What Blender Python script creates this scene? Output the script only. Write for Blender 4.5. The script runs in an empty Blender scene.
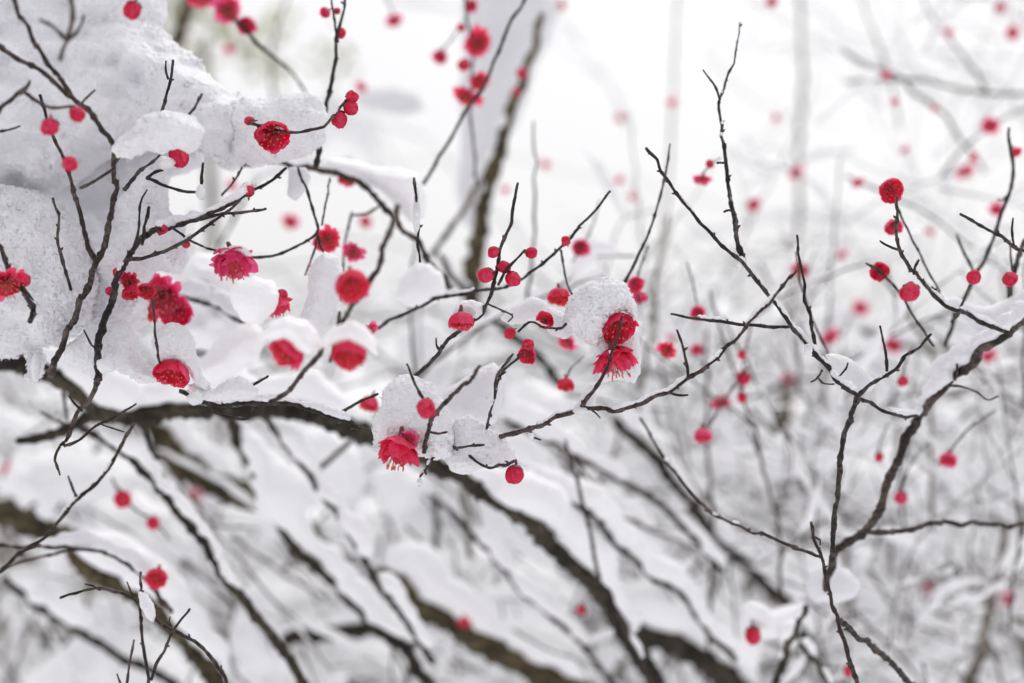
import bpy, bmesh, math, random
import numpy as np
from mathutils import Vector, Matrix, Quaternion

S = bpy.context.scene
C = S.collection
R = math.radians
rng = random.Random(7)

# ------------------------------------------------------------------ camera, world, sun, exposure
W, H = 1024, 683
FOCAL, SENSOR = 50.0, 36.0
CAM_Z = 1.5
FOCUS = 0.755
KPX = SENSOR / FOCAL / W                      # metres per pixel per metre of distance

cam_d = bpy.data.cameras.new("Camera")
cam = bpy.data.objects.new("Camera", cam_d)
C.objects.link(cam)
cam.location = (0, 0, CAM_Z)
cam.rotation_euler = (R(90), 0, 0)
cam_d.lens, cam_d.sensor_width = FOCAL, SENSOR
cam_d.clip_start, cam_d.clip_end = 0.02, 2000
cam_d.dof.use_dof = True
cam_d.dof.focus_distance = FOCUS
cam_d.dof.aperture_fstop = 3.5
cam_d.dof.aperture_blades = 9
S.camera = cam

SUN_EL, SUN_AZ = R(52), R(20)                 # behind the branches, a little to the right
world = bpy.data.worlds.new("World")
S.world = world
world.use_nodes = True
nt = world.node_tree
nt.nodes.clear()
out = nt.nodes.new('ShaderNodeOutputWorld')
bg = nt.nodes.new('ShaderNodeBackground')
sky = nt.nodes.new('ShaderNodeTexSky')
sky.sky_type = 'NISHITA'
sky.sun_disc = False
sky.sun_elevation = SUN_EL
sky.sun_rotation = SUN_AZ
sky.air_density = 1.0
sky.dust_density = 4.0
hs = nt.nodes.new('ShaderNodeHueSaturation')
hs.inputs['Saturation'].default_value = 0.10
mx = nt.nodes.new('ShaderNodeMixRGB')          # an even, closed cloud cover over the sky
mx.inputs['Fac'].default_value = 0.62
mx.inputs['Color2'].default_value = (9.0, 8.9, 9.1, 1)
nt.links.new(sky.outputs['Color'], hs.inputs['Color'])
nt.links.new(hs.outputs['Color'], mx.inputs['Color1'])
nt.links.new(mx.outputs['Color'], bg.inputs['Color'])
bg.inputs['Strength'].default_value = 0.10
nt.links.new(bg.outputs['Background'], out.inputs['Surface'])

sun_d = bpy.data.lights.new("Sun", 'SUN')
sun_d.energy = 1.15
sun_d.angle = R(40)
sun_d.color = (1.0, 0.98, 0.95)
sun = bpy.data.objects.new("Sun", sun_d)
C.objects.link(sun)
_dir = Vector((math.sin(SUN_AZ) * math.cos(SUN_EL), math.cos(SUN_AZ) * math.cos(SUN_EL), math.sin(SUN_EL)))
sun.rotation_euler = (-_dir).to_track_quat('-Z', 'Y').to_euler()

S.view_settings.view_transform = 'Standard'
S.view_settings.look = 'None'
S.view_settings.exposure = 0.26
S.view_settings.gamma = 1.0
S.view_settings.use_curve_mapping = False
S.render.engine = 'CYCLES'
S.cycles.use_denoising = True
S.cycles.max_bounces = 10
S.cycles.diffuse_bounces = 5
S.cycles.transmission_bounces = 6
S.cycles.transparent_max_bounces = 8


# ------------------------------------------------------------------ helpers
def P(x, y, d):
    return Vector(((x - W / 2) * d * KPX, d, CAM_Z - (y - H / 2) * d * KPX))


def pxm(d):
    return d * KPX


def tag(o, label=None, cat=None, group=None, kind=None):
    if label: o['label'] = label
    if cat: o['category'] = cat
    if group: o['group'] = group
    if kind: o['kind'] = kind
    return o


def new_mat(name):
    m = bpy.data.materials.new(name)
    m.use_nodes = True
    t = m.node_tree
    b = t.nodes['Principled BSDF']
    return m, t, b


def noise_node(t, scale, detail=4, rough=0.6, coord=None):
    n = t.nodes.new('ShaderNodeTexNoise')
    n.inputs['Scale'].default_value = scale
    n.inputs['Detail'].default_value = detail
    n.inputs['Roughness'].default_value = rough
    if coord: t.links.new(coord, n.inputs['Vector'])
    return n


def ramp(t, fac, stops):
    r = t.nodes.new('ShaderNodeValToRGB')
    e = r.color_ramp.elements
    while len(e) < len(stops): e.new(0.5)
    for el, (p, c) in zip(e, stops):
        el.position, el.color = p, (*c, 1)
    t.links.new(fac, r.inputs['Fac'])
    return r


def bark(name, c0, c1, c2, rough=0.55, sc=1.0):
    m, t, b = new_mat(name)
    tc = t.nodes.new('ShaderNodeTexCoord').outputs['Object']
    n1 = noise_node(t, 420 * sc, 5, 0.65, tc)
    n2 = noise_node(t, 60 * sc, 3, 0.5, tc)
    mxn = t.nodes.new('ShaderNodeMath'); mxn.operation = 'MULTIPLY_ADD'
    t.links.new(n1.outputs['Fac'], mxn.inputs[0]); mxn.inputs[1].default_value = 0.55
    half = t.nodes.new('ShaderNodeMath'); half.operation = 'MULTIPLY'; half.inputs[1].default_value = 0.45
    t.links.new(n2.outputs['Fac'], half.inputs[0]); t.links.new(half.outputs[0], mxn.inputs[2])
    r = ramp(t, mxn.outputs[0], [(0.40, c0), (0.50, c1), (0.63, c2)])
    t.links.new(r.outputs['Color'], b.inputs['Base Color'])
    b.inputs['Roughness'].default_value = rough
    b.inputs['Specular IOR Level'].default_value = 0.22
    bp = t.nodes.new('ShaderNodeBump'); bp.inputs['Strength'].default_value = 0.7
    bp.inputs['Distance'].default_value = 0.0006
    t.links.new(n1.outputs['Fac'], bp.inputs['Height'])
    t.links.new(bp.outputs['Normal'], b.inputs['Normal'])
    return m


M = {}
M['twig'] = bark('bark_twig', (0.008, 0.006, 0.006), (0.022, 0.017, 0.016), (0.10, 0.082, 0.074), 0.5)
M['red'] = bark('bark_reddish', (0.012, 0.008, 0.007), (0.034, 0.022, 0.019), (0.13, 0.10, 0.09), 0.5)
M['limb'] = bark('bark_limb', (0.008, 0.007, 0.006), (0.024, 0.019, 0.014), (0.085, 0.07, 0.048), 0.65, 0.5)
M['moss'] = bark('bark_mossy', (0.018, 0.014, 0.009), (0.060, 0.047, 0.026), (0.15, 0.125, 0.07), 0.8, 0.4)
M['brush'] = bark('bark_brush', (0.022, 0.017, 0.013), (0.055, 0.043, 0.033), (0.12, 0.10, 0.085), 0.75, 0.5)
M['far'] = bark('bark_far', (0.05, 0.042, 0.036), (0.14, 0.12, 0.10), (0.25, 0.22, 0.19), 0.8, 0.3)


def snow_material(name, tint, sss, bump=0.35):
    m, t, b = new_mat(name)
    tc = t.nodes.new('ShaderNodeTexCoord').outputs['Object']
    b.inputs['Base Color'].default_value = (*tint, 1)
    b.inputs['Roughness'].default_value = 0.55
    b.inputs['Subsurface Weight'].default_value = sss
    b.inputs['Subsurface Radius'].default_value = (1.0, 0.95, 0.92)
    b.inputs['Subsurface Scale'].default_value = 0.0035
    b.inputs['Specular IOR Level'].default_value = 0.3
    n1 = noise_node(t, 900, 3, 0.7, tc)
    v = t.nodes.new('ShaderNodeTexVoronoi'); v.inputs['Scale'].default_value = 1100
    t.links.new(tc, v.inputs['Vector'])
    ad = t.nodes.new('ShaderNodeMath'); ad.operation = 'SUBTRACT'
    t.links.new(n1.outputs['Fac'], ad.inputs[0]); t.links.new(v.outputs['Distance'], ad.inputs[1])
    bp = t.nodes.new('ShaderNodeBump'); bp.inputs['Strength'].default_value = bump
    bp.inputs['Distance'].default_value = 0.0009
    t.links.new(ad.outputs[0], bp.inputs['Height'])
    t.links.new(bp.outputs['Normal'], b.inputs['Normal'])
    return m


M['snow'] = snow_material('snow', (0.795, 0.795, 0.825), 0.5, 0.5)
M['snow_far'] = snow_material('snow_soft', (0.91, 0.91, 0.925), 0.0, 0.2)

m, t, b = new_mat('icy_snow')
b.inputs['Base Color'].default_value = (0.92, 0.93, 0.95, 1)
b.inputs['Roughness'].default_value = 0.25
b.inputs['IOR'].default_value = 1.31
b.inputs['Transmission Weight'].default_value = 0.3
tc = t.nodes.new('ShaderNodeTexCoord').outputs['Object']
n1 = noise_node(t, 800, 3, 0.6, tc)
bp = t.nodes.new('ShaderNodeBump'); bp.inputs['Strength'].default_value = 0.5; bp.inputs['Distance'].default_value = 0.001
t.links.new(n1.outputs['Fac'], bp.inputs['Height']); t.links.new(bp.outputs['Normal'], b.inputs['Normal'])
M['ice'] = m

m, t, b = new_mat('water')
b.inputs['Base Color'].default_value = (1, 1, 1, 1)
b.inputs['Roughness'].default_value = 0.02
b.inputs['IOR'].default_value = 1.33
b.inputs['Transmission Weight'].default_value = 1.0
M['water'] = m


def petal_material(name, c0, c1, c2, trans):
    m, t, b = new_mat(name)
    tc = t.nodes.new('ShaderNodeTexCoord').outputs['Object']
    oi = t.nodes.new('ShaderNodeObjectInfo')
    n = noise_node(t, 3.5, 4, 0.6, tc)
    ad = t.nodes.new('ShaderNodeMath'); ad.operation = 'MULTIPLY_ADD'
    t.links.new(oi.outputs['Random'], ad.inputs[0]); ad.inputs[1].default_value = 0.36
    t.links.new(n.outputs['Fac'], ad.inputs[2])
    r = ramp(t, ad.outputs[0], [(0.42, c0), (0.66, c1), (0.98, c2)])
    at = t.nodes.new('ShaderNodeAttribute'); at.attribute_name = 'edge'      # petals are paler at their rims
    em = t.nodes.new('ShaderNodeMixRGB'); em.inputs['Color2'].default_value = (0.95, 0.17, 0.33, 1)
    t.links.new(at.outputs['Fac'], em.inputs['Fac']); t.links.new(r.outputs['Color'], em.inputs['Color1'])
    r = em
    t.links.new(r.outputs['Color'], b.inputs['Base Color'])
    b.inputs['Roughness'].default_value = 0.5
    b.inputs['Specular IOR Level'].default_value = 0.35
    wv = t.nodes.new('ShaderNodeTexNoise'); wv.inputs['Scale'].default_value = 26
    t.links.new(tc, wv.inputs['Vector'])
    bp = t.nodes.new('ShaderNodeBump'); bp.inputs['Strength'].default_value = 0.35; bp.inputs['Distance'].default_value = 0.02
    t.links.new(wv.outputs['Fac'], bp.inputs['Height']); t.links.new(bp.outputs['Normal'], b.inputs['Normal'])
    tr = t.nodes.new('ShaderNodeBsdfTranslucent')
    t.links.new(r.outputs['Color'], tr.inputs['Color'])
    mix = t.nodes.new('ShaderNodeMixShader'); mix.inputs[0].default_value = trans
    t.links.new(b.outputs['BSDF'], mix.inputs[1]); t.links.new(tr.outputs['BSDF'], mix.inputs[2])
    t.links.new(mix.outputs[0], t.nodes['Material Output'].inputs['Surface'])
    return m


M['crimson'] = petal_material('petal_crimson', (0.74, 0.012, 0.055), (0.88, 0.034, 0.125), (0.94, 0.15, 0.31), 0.58)
M['rose'] = petal_material('petal_rose', (0.84, 0.045, 0.19), (0.92, 0.11, 0.32), (0.95, 0.24, 0.46), 0.58)


def plain(name, c, rough=0.5):
    m, t, b = new_mat(name)
    tc = t.nodes.new('ShaderNodeTexCoord').outputs['Object']
    n = noise_node(t, 6, 4, 0.6, tc)
    r = ramp(t, n.outputs['Fac'], [(0.3, tuple(v * 0.6 for v in c)), (0.7, tuple(min(1, v * 1.3) for v in c))])
    t.links.new(r.outputs['Color'], b.inputs['Base Color'])
    b.inputs['Roughness'].default_value = rough
    return m


M['calyx'] = plain('calyx', (0.14, 0.018, 0.022), 0.45)
M['stamen'] = plain('stamen', (0.85, 0.20, 0.14), 0.5)
M['bud_scale'] = plain('bud_scale', (0.07, 0.035, 0.03), 0.5)


def mesh_obj(name, verts, faces, mat, parent=None, smooth=True, loc=None):
    me = bpy.data.meshes.new(name)
    v = np.asarray(verts, dtype=np.float64)
    if not isinstance(faces, list):           # field meshes: make the faces point outward
        a = v[faces[:, 0]] - v.mean(0); b2 = v[faces[:, 1]] - v.mean(0); c2 = v[faces[:, 2]] - v.mean(0)
        if (a * np.cross(b2, c2)).sum() < 0: faces = faces[:, ::-1]
    if loc is not None: v = v - np.asarray(loc)[None, :]
    me.from_pydata(v.tolist(), [], faces if isinstance(faces, list) else faces.tolist())
    me.materials.append(mat)
    if smooth:
        me.polygons.foreach_set('use_smooth', [True] * len(me.polygons))
    me.update()
    o = bpy.data.objects.new(name, me)
    C.objects.link(o)
    if loc is not None: o.location = loc
    if parent is not None:
        o.parent = parent
        if loc is not None:
            o.location = Vector(loc) - parent.location
    return o


# ------------------------------------------------------------------ tubes (branches)
def catmull(pts, step):
    pts = [np.array(p, float) for p in pts]
    q = [2 * pts[0] - pts[1]] + pts + [2 * pts[-1] - pts[-2]]
    res = []
    for i in range(1, len(q) - 2):
        p0, p1, p2, p3 = q[i - 1], q[i], q[i + 1], q[i + 2]
        n = max(1, int(np.linalg.norm(p2 - p1) / step))
        for k in range(n):
            u = k / n
            res.append(0.5 * ((2 * p1) + (-p0 + p2) * u + (2 * p0 - 5 * p1 + 4 * p2 - p3) * u * u + (-p0 + 3 * p1 - 3 * p2 + p3) * u ** 3))
    res.append(pts[-1])
    return np.array(res)


def parse(s):
    return [tuple(float(v) for v in w.split(',')) for w in s.split()]


def centreline(s, d0, d1, seed, wob=0.010, step_px=3.0):
    pp = parse(s)
    lr = random.Random(seed)
    n = len(pp)
    L = [0]
    for a, bq in zip(pp, pp[1:]): L.append(L[-1] + math.hypot(bq[0] - a[0], bq[1] - a[1]))
    pts = []
    for i, p in enumerate(pp):
        tt = L[i] / max(L[-1], 1e-6)
        d = d0 + (d1 - d0) * tt + (0 if i in (0, n - 1) else lr.uniform(-wob, wob) * d0)
        pts.append(P(p[0], p[1], d))
    dm = (d0 + d1) / 2
    c = catmull(pts, step_px * pxm(dm))
    return c, dm


def tube_mesh(c, rad, sides, seed, rough=0.10):
    """sweeps rings of uneven radius along c, closing both ends"""
    lr = np.random.default_rng(seed)
    n = len(c)
    T = np.gradient(c, axis=0)
    T /= np.linalg.norm(T, axis=1)[:, None] + 1e-12
    up = np.array([0.31, 0.85, 0.42])
    N = np.cross(T, up); N /= np.linalg.norm(N, axis=1)[:, None] + 1e-12
    B = np.cross(T, N)
    a = np.linspace(0, 2 * np.pi, sides, endpoint=False)
    bumps = lr.normal(0, rough, (n, sides))
    bumps = (bumps + np.roll(bumps, 1, 0) + np.roll(bumps, 1, 1)) / 1.7
    rr = rad[:, None] * (1 + bumps)
    V = c[:, None, :] + rr[..., None] * (np.cos(a)[None, :, None] * N[:, None, :] + np.sin(a)[None, :, None] * B[:, None, :])
    verts = V.reshape(-1, 3)
    faces = []
    for i in range(n - 1):
        for j in range(sides):
            k = (j + 1) % sides
            faces.append((i * sides + j, i * sides + k, (i + 1) * sides + k, (i + 1) * sides + j))
    nv = len(verts)
    verts = np.vstack([verts, c[0] - T[0] * rad[0] * 0.6, c[-1] + T[-1] * rad[-1] * 0.9])
    for j in range(sides):
        k = (j + 1) % sides
        faces.append((nv, k, j))
        faces.append((nv + 1, (n - 1) * sides + j, (n - 1) * sides + k))
    return verts, faces


def stem_radius(n, L_px, r0, r1, seed, knob=0.45, spacing=17):
    lr = random.Random(seed)
    s = np.linspace(0, L_px, n)
    tt = s / max(L_px, 1e-6)
    r = r0 + (r1 - r0) * tt
    k = lr.uniform(6, spacing)
    nodes = []
    while k < L_px - 4:
        r = r * (1 + knob * lr.uniform(0.4, 1.1) * np.exp(-((s - k) / 2.6) ** 2))
        nodes.append(k / L_px)
        k += lr.uniform(0.55, 1.4) * spacing
    return r, nodes


LEAF_BUD = None


def leaf_bud_mesh():
    global LEAF_BUD
    if LEAF_BUD: return LEAF_BUD
    V, F = [], []
    prof = [(0.0, 0.30), (0.25, 0.48), (0.55, 0.40), (0.82, 0.20), (1.0, 0.03)]
    for i, (z, r) in enumerate(prof):
        for j in range(7):
            a = j * 2 * math.pi / 7 + i * 0.35
            V.append((r * math.cos(a) * (1 + 0.12 * (j % 2)), r * math.sin(a), z))
    for i in range(len(prof) - 1):
        for j in range(7):
            k = (j + 1) % 7
            F.append((i * 7 + j, i * 7 + k, (i + 1) * 7 + k, (i + 1) * 7 + j))
    F.append(tuple(range(28, 35)))
    me = bpy.data.meshes.new('leaf_bud')
    me.from_pydata(V, [], F)
    me.materials.append(M['bud_scale'])
    me.polygons.foreach_set('use_smooth', [True] * len(me.polygons))
    LEAF_BUD = me
    return me


SEED = [100]


def stem(name, s, d0, d1, r0, r1, mat, parent=None, buds=False, wob=0.010, knob=0.42):
    SEED[0] += 1
    sd = SEED[0]
    c, dm = centreline(s, d0, d1, sd, wob)
    k = pxm(dm)
    L = np.linalg.norm(np.diff(c, axis=0), axis=1).sum() / k
    # kinks: small sideways steps between nodes
    lr = np.random.default_rng(sd)
    n = len(c)
    rmean = (r0 + r1) / 2
    j = lr.normal(0, 1, (max(3, int(L / 14)), 3))
    xi = np.linspace(0, len(j) - 1, n)
    off = np.stack([np.interp(xi, np.arange(len(j)), j[:, q]) for q in range(3)], 1)
    fade = np.minimum(1, np.minimum(np.arange(n), np.arange(n)[::-1]) / 5)[:, None]
    c = c + off * fade * k * 0.50 * min(rmean, 3)
    rad, nodes = stem_radius(n, L, r0, r1, sd, knob)
    rad = rad * k * (0.84 if rmean < 4 else 1.0)
    sides = 8 if rmean < 4 else 14
    v, f = tube_mesh(c, rad, sides, sd, 0.13 if rmean < 4 else 0.06)
    o = mesh_obj(name, v, f, M[mat], parent, True, tuple(c[0]))
    if buds:
        for q, tn in enumerate(nodes):
            if lr.random() > 0.55: continue
            i = int(tn * (n - 1))
            T = Vector(c[min(i + 1, n - 1)] - c[max(i - 1, 0)]).normalized()
            if r0 > r1: pass
            else: T = -T
            side = Vector(lr.normal(0, 1, 3)); side -= T * side.dot(T); side.normalize()
            bo = bpy.data.objects.new('leaf_bud', leaf_bud_mesh())
            C.objects.link(bo)
            top = parent if parent is not None else o
            bo.parent = top
            pos = Vector(c[i]) + side * rad[i] * 0.7
            bo.location = pos - top.location
            bo.rotation_mode = 'QUATERNION'
            bo.rotation_quaternion = (side * 0.8 + T * 0.75).normalized().to_track_quat('Z', 'Y')
            z = lr.uniform(2.6, 4.6) * k
            bo.scale = (z * 0.7, z * 0.7, z)
    return o, c, rad, k


# ------------------------------------------------------------------ snow: signed-distance fields and surface nets
_LAT = np.random.default_rng(5).random((32, 32, 32)).astype(np.float32)


def vnoise(p):
    """value noise -1..1 at points p (n,3)"""
    i = np.floor(p).astype(np.int32)
    f = (p - i).astype(np.float32)
    f = f * f * (3 - 2 * f)
    i0 = i & 31
    i1 = (i + 1) & 31
    r = 0
    for a in (0, 1):
        for b_ in (0, 1):
            for c_ in (0, 1):
                w = (f[:, 0] if a else 1 - f[:, 0]) * (f[:, 1] if b_ else 1 - f[:, 1]) * (f[:, 2] if c_ else 1 - f[:, 2])
                r = r + w * _LAT[(i1 if a else i0)[:, 0], (i1 if b_ else i0)[:, 1], (i1 if c_ else i0)[:, 2]]
    return r * 2 - 1


def surface_nets(F, org, h):
    ins = F < 0
    nx, ny, nz = F.shape
    cx, cy, cz = nx - 1, ny - 1, nz - 1
    cnt = np.zeros((cx, cy, cz), np.uint8)
    for a in (0, 1):
        for b_ in (0, 1):
            for c_ in (0, 1):
                cnt += ins[a:a + cx, b_:b_ + cy, c_:c_ + cz]
    act = (cnt > 0) & (cnt < 8)
    idx = np.full(act.shape, -1, np.int64)
    ii = np.argwhere(act)
    idx[act] = np.arange(len(ii))
    pos = np.zeros((len(ii), 3)); num = np.zeros(len(ii))
    corners = [(a, b_, c_) for a in (0, 1) for b_ in (0, 1) for c_ in (0, 1)]
    for p in corners:
        for ax in range(3):
            if p[ax]: continue
            q = list(p); q[ax] = 1
            f0 = F[ii[:, 0] + p[0], ii[:, 1] + p[1], ii[:, 2] + p[2]]
            f1 = F[ii[:, 0] + q[0], ii[:, 1] + q[1], ii[:, 2] + q[2]]
            x = (f0 < 0) != (f1 < 0)
            tt = np.where(x, f0 / np.where(x, f0 - f1, 1), 0)
            pt = np.tile(np.array(p, float), (len(ii), 1)); pt[:, ax] += tt
            pos[x] += pt[x]; num[x] += 1
    pos = (ii + pos / np.maximum(num, 1)[:, None]) * h + org
    quads = []
    for ax in range(3):
        o1, o2 = [(1, 2), (2, 0), (0, 1)][ax]
        sl0 = [slice(None)] * 3; sl1 = [slice(None)] * 3
        sl0[ax] = slice(0, -1); sl1[ax] = slice(1, None)
        A, Bq = ins[tuple(sl0)], ins[tuple(sl1)]
        e = np.argwhere(A != Bq)
        e = e[(e[:, o1] > 0) & (e[:, o2] > 0) & (e[:, o1] < [cx, cy, cz][o1]) & (e[:, o2] < [cx, cy, cz][o2])]
        if not len(e): continue
        flip = A[e[:, 0], e[:, 1], e[:, 2]]
        def cell(d1, d2):
            g = e.copy(); g[:, o1] -= d1; g[:, o2] -= d2
            return idx[g[:, 0], g[:, 1], g[:, 2]]
        q = np.stack([cell(1, 1), cell(0, 1), cell(0, 0), cell(1, 0)], 1)
        q[~flip] = q[~flip][:, ::-1]
        quads.append(q)
    return pos, np.vstack(quads)


def add_noise(F, org, h, amps, seed, band):
    near = np.abs(F) < band
    g = np.argwhere(near)
    p = g * h + org + seed * 7.31
    dv = np.zeros(len(g), np.float32)
    for amp, wl in amps:
        n_ = vnoise(p / wl + wl)
        dv += amp * n_ if amp > 0 else amp * (2.2 * np.abs(n_) - 0.6)     # negative: rounded grains
    F[near] += dv
    return F


def poly_sdf(poly, X, Y):
    p = np.array(poly, float)
    d = np.full(X.shape, 1e18)
    s = np.ones(X.shape)
    n = len(p)
    for i in range(n):
        a, b_ = p[i], p[i - 1]
        ex, ey = b_ - a
        wx, wy = X - a[0], Y - a[1]
        tt = np.clip((wx * ex + wy * ey) / (ex * ex + ey * ey + 1e-9), 0, 1)
        d = np.minimum(d, (wx - ex * tt) ** 2 + (wy - ey * tt) ** 2)
        c1 = Y >= a[1]; c2 = Y < b_[1]; c3 = ex * wy > ey * wx
        s = np.where((c1 & c2 & c3) | (~c1 & ~c2 & ~c3), -s, s)
    return s * np.sqrt(d)


def to_world(pos, x0, y0, d):
    """pos in pixel units (u right, w away, v down) -> metres round the point seen at x0,y0,d"""
    k = pxm(d)
    o = np.array(P(x0, y0, d))
    return o + np.stack([pos[:, 0] * k, pos[:, 1] * k, -pos[:, 2] * k], 1)


NSNOW = [0]


def snow_loaf(label, outline, d, thick, h=1.6, amp=1.0, grain=1.0, mat='snow', name='snow_clump', cat='snow', group='snow clumps on the twigs', lean=0.35, rnd=None):
    """a mass of snow with the given outline, as deep as `thick` pixels"""
    NSNOW[0] += 1
    sd = NSNOW[0]
    p = np.array(parse(outline))
    x0, y0 = p.mean(0)
    p = p - [x0, y0]
    pad = 8 + 2 * h
    lo = p.min(0) - pad; hi = p.max(0) + pad
    T = thick / 2
    Rr = rnd if rnd else T
    xs = np.arange(lo[0], hi[0], h); ys = np.arange(lo[1], hi[1], h)
    ws = np.arange(-T * 1.45 - pad, T * 1.45 + pad, h)
    X, Y = np.meshgrid(xs, ys, indexing='ij')
    def wn(l, o):
        return vnoise(np.stack([X.ravel() / l + o, Y.ravel() / l - o, X.ravel() * 0 + sd], 1)).reshape(X.shape)
    a_ = min(1.0, T / 70) * amp * 0.9
    WX = X + a_ * (3.6 * wn(27, 1.3) + 2.2 * wn(11, 5.1) + 1.2 * wn(5, 2.7))
    WY = Y + a_ * (3.6 * wn(27, 9.3) + 2.2 * wn(11, 7.7) + 1.2 * wn(5, 4.9))
    s2 = poly_sdf(p, WX, WY) + 1.0
    # large soft lumps in the thickness
    lump = vnoise(np.stack([X.ravel() / 40 + sd * 3.7, Y.ravel() / 33 + sd, X.ravel() * 0], 1)).reshape(X.shape) \
        + 0.6 * vnoise(np.stack([X.ravel() / 17 + sd * 1.7, Y.ravel() / 14 - sd, X.ravel() * 0], 1)).reshape(X.shape)
    F = np.empty((len(xs), len(ws), len(ys)), np.float32)
    q1 = s2 + Rr
    for i, w in enumerate(ws):
        wc = w - lean * Y * -0.0 + lean * np.minimum(0, Y) * 0.5
        q2 = np.abs(wc) - (T - Rr) - lump * (0.17 if T < 30 else 0.27) * T
        F[:, i, :] = np.sqrt(np.maximum(q1, 0) ** 2 + np.maximum(q2, 0) ** 2) + np.minimum(np.maximum(q1, q2), 0) - Rr
    org = np.array([xs[0], ws[0], ys[0]])
    sz = min(1.0, T / 30)
    amps = [(3.4 * amp * sz, 30), (1.7 * amp * sz, 13), (-0.5 * amp * sz, 6), (-0.85 * grain * sz, 3.4), (-0.8 * grain * sz, 2.1)]
    F = add_noise(F, org, h, amps, sd, 7.0)
    v, f = surface_nets(F, org, h)
    v = to_world(v, x0, y0, d)
    o = mesh_obj(name, v, f, M[mat], None, True, tuple(P(x0, y0, d)))
    tag(o, label, cat, group)
    return o


def ridge_mesh(c, rad, k, hpx, seed, t0=0.0, t1=1.0, gap=0.25, h=2.0, grain=0.6, width=1.0):
    """snow lying along a branch centre line c (metres): lumps of uneven height on its upper side"""
    lr = np.random.default_rng(seed)
    n = len(c)
    i0, i1 = int(t0 * (n - 1)), int(t1 * (n - 1))
    cc = c[i0:i1 + 1]; rr = rad[i0:i1 + 1]
    if len(cc) < 3: return None
    s = np.concatenate([[0], np.cumsum(np.linalg.norm(np.diff(cc, axis=0), axis=1))]) / k
    L = s[-1]
    m = max(3, int(L / max(1.2, hpx * 0.28)))
    sp = np.linspace(0, L, m)
    pc = np.stack([np.interp(sp, s, cc[:, q]) for q in range(3)], 1)
    pr = np.interp(sp, s, rr) / k
    q = np.stack([sp / (hpx * 4.5) + seed * 1.37, sp * 0 + 0.5, sp * 0 + seed], 1)
    q2 = np.stack([sp / (hpx * 1.7) + seed * 2.37, sp * 0 + 0.5, sp * 0 + seed], 1)
    env = 0.78 + 0.60 * vnoise(q) + 0.50 * vnoise(q2) - gap * 0.5
    endf = np.minimum(1, np.minimum(sp, L - sp) / (hpx * 1.5) + 0.35)
    size = hpx * 0.62 * np.clip(env, 0, 1.5) * endf
    T = np.gradient(pc, axis=0); T /= np.linalg.norm(T, axis=1)[:, None] + 1e-9
    upv = np.array([0, 0, 1.0]) - T * T[:, 2:3]
    steep = np.linalg.norm(upv, axis=1)
    size = size * np.clip(steep * 1.5, 0.25, 1)
    keep = size > max(1.0, 0.22 * hpx)
    if keep.sum() < 3: return None
    upv = upv * 0.6 + np.array([0, 0, 0.4])
    upv /= np.linalg.norm(upv, axis=1)[:, None]
    cen = pc / k + upv * (pr * 0.72 + size * 0.82)[:, None] + lr.normal(0, 0.08, (m, 3)) * size[:, None]
    cen, size, prk = cen[keep], size[keep], pr[keep]
    org0 = cen.mean(0)
    cen = cen - org0
    wid = np.maximum(size * width, prk * 0.9 + size * 0.35)      # across the branch
    pad = 5 + 2 * h
    lo = (cen - np.maximum(size, wid)[:, None] * 1.15).min(0) - pad
    hi = (cen + np.maximum(size, wid)[:, None] * 1.15).max(0) + pad
    shp = np.ceil((hi - lo) / h).astype(int) + 1
    if shp.prod() > 9e6:
        h = h * (shp.prod() / 9e6) ** (1 / 3)
        shp = np.ceil((hi - lo) / h).astype(int) + 1
    F = np.full(shp, 50.0, np.float32)
    for pcn, r, w in zip(cen, size, wid):
        ext = max(r, w) + 8
        a = np.maximum(0, ((pcn - ext - lo) / h).astype(int)); b_ = np.minimum(shp, ((pcn + ext - lo) / h).astype(int) + 2)
        gx = (np.arange(a[0], b_[0]) * h + lo[0] - pcn[0])[:, None, None]
        gy = (np.arange(a[1], b_[1]) * h + lo[1] - pcn[1])[None, :, None] * (r / w)
        gz = (np.arange(a[2], b_[2]) * h + lo[2] - pcn[2])[None, None, :]
        gz = np.where(gz < 0, gz * 1.25, gz)
        dd = np.sqrt(gx * gx + gy * gy + gz * gz) - r
        sub = F[a[0]:b_[0], a[1]:b_[1], a[2]:b_[2]]
        kk = r * 0.3 + 0.2
        hh = np.clip(0.5 + 0.5 * (sub - dd) / kk, 0, 1)
        F[a[0]:b_[0], a[1]:b_[1], a[2]:b_[2]] = sub * (1 - hh) + dd * hh - kk * hh * (1 - hh)
    amps = [(0.14 * hpx, hpx * 1.1), (-0.08 * hpx, hpx * 0.5), (-0.6 * grain, 3.0), (-0.4 * grain, 1.8)]
    F = add_noise(F, lo, h, amps, seed, 6.0)
    v, f = surface_nets(F, lo, h)
    return (v + org0) * k, f


def ridge(label, c, rad, k, hpx, seed, t0=0.0, t1=1.0, gap=0.25, h=None, mat='snow_far', grain=0.5, name='snow_ridge', cat='snow', group='snow ridges lying on the limbs', parent=None, width=1.0):
    if h is None: h = max(1.3, hpx * 0.16)
    r = ridge_mesh(c, rad, k, hpx, seed, t0, t1, gap, h, grain, width)
    if r is None: return None
    v, f = r
    comps = components(v, f)
    o = None
    for q, (vv, ff) in enumerate(comps):
        o = mesh_obj(name, vv, ff, M[mat], parent, True, tuple(vv.mean(0)))
        if parent is None:
            pre = ''
            if len(comps) > 1:
                pre = ('left patch of ' if q == 0 else 'right patch of ' if q == len(comps) - 1 else 'middle patch of ')
            tag(o, pre + label, cat, group)
    return o


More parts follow.
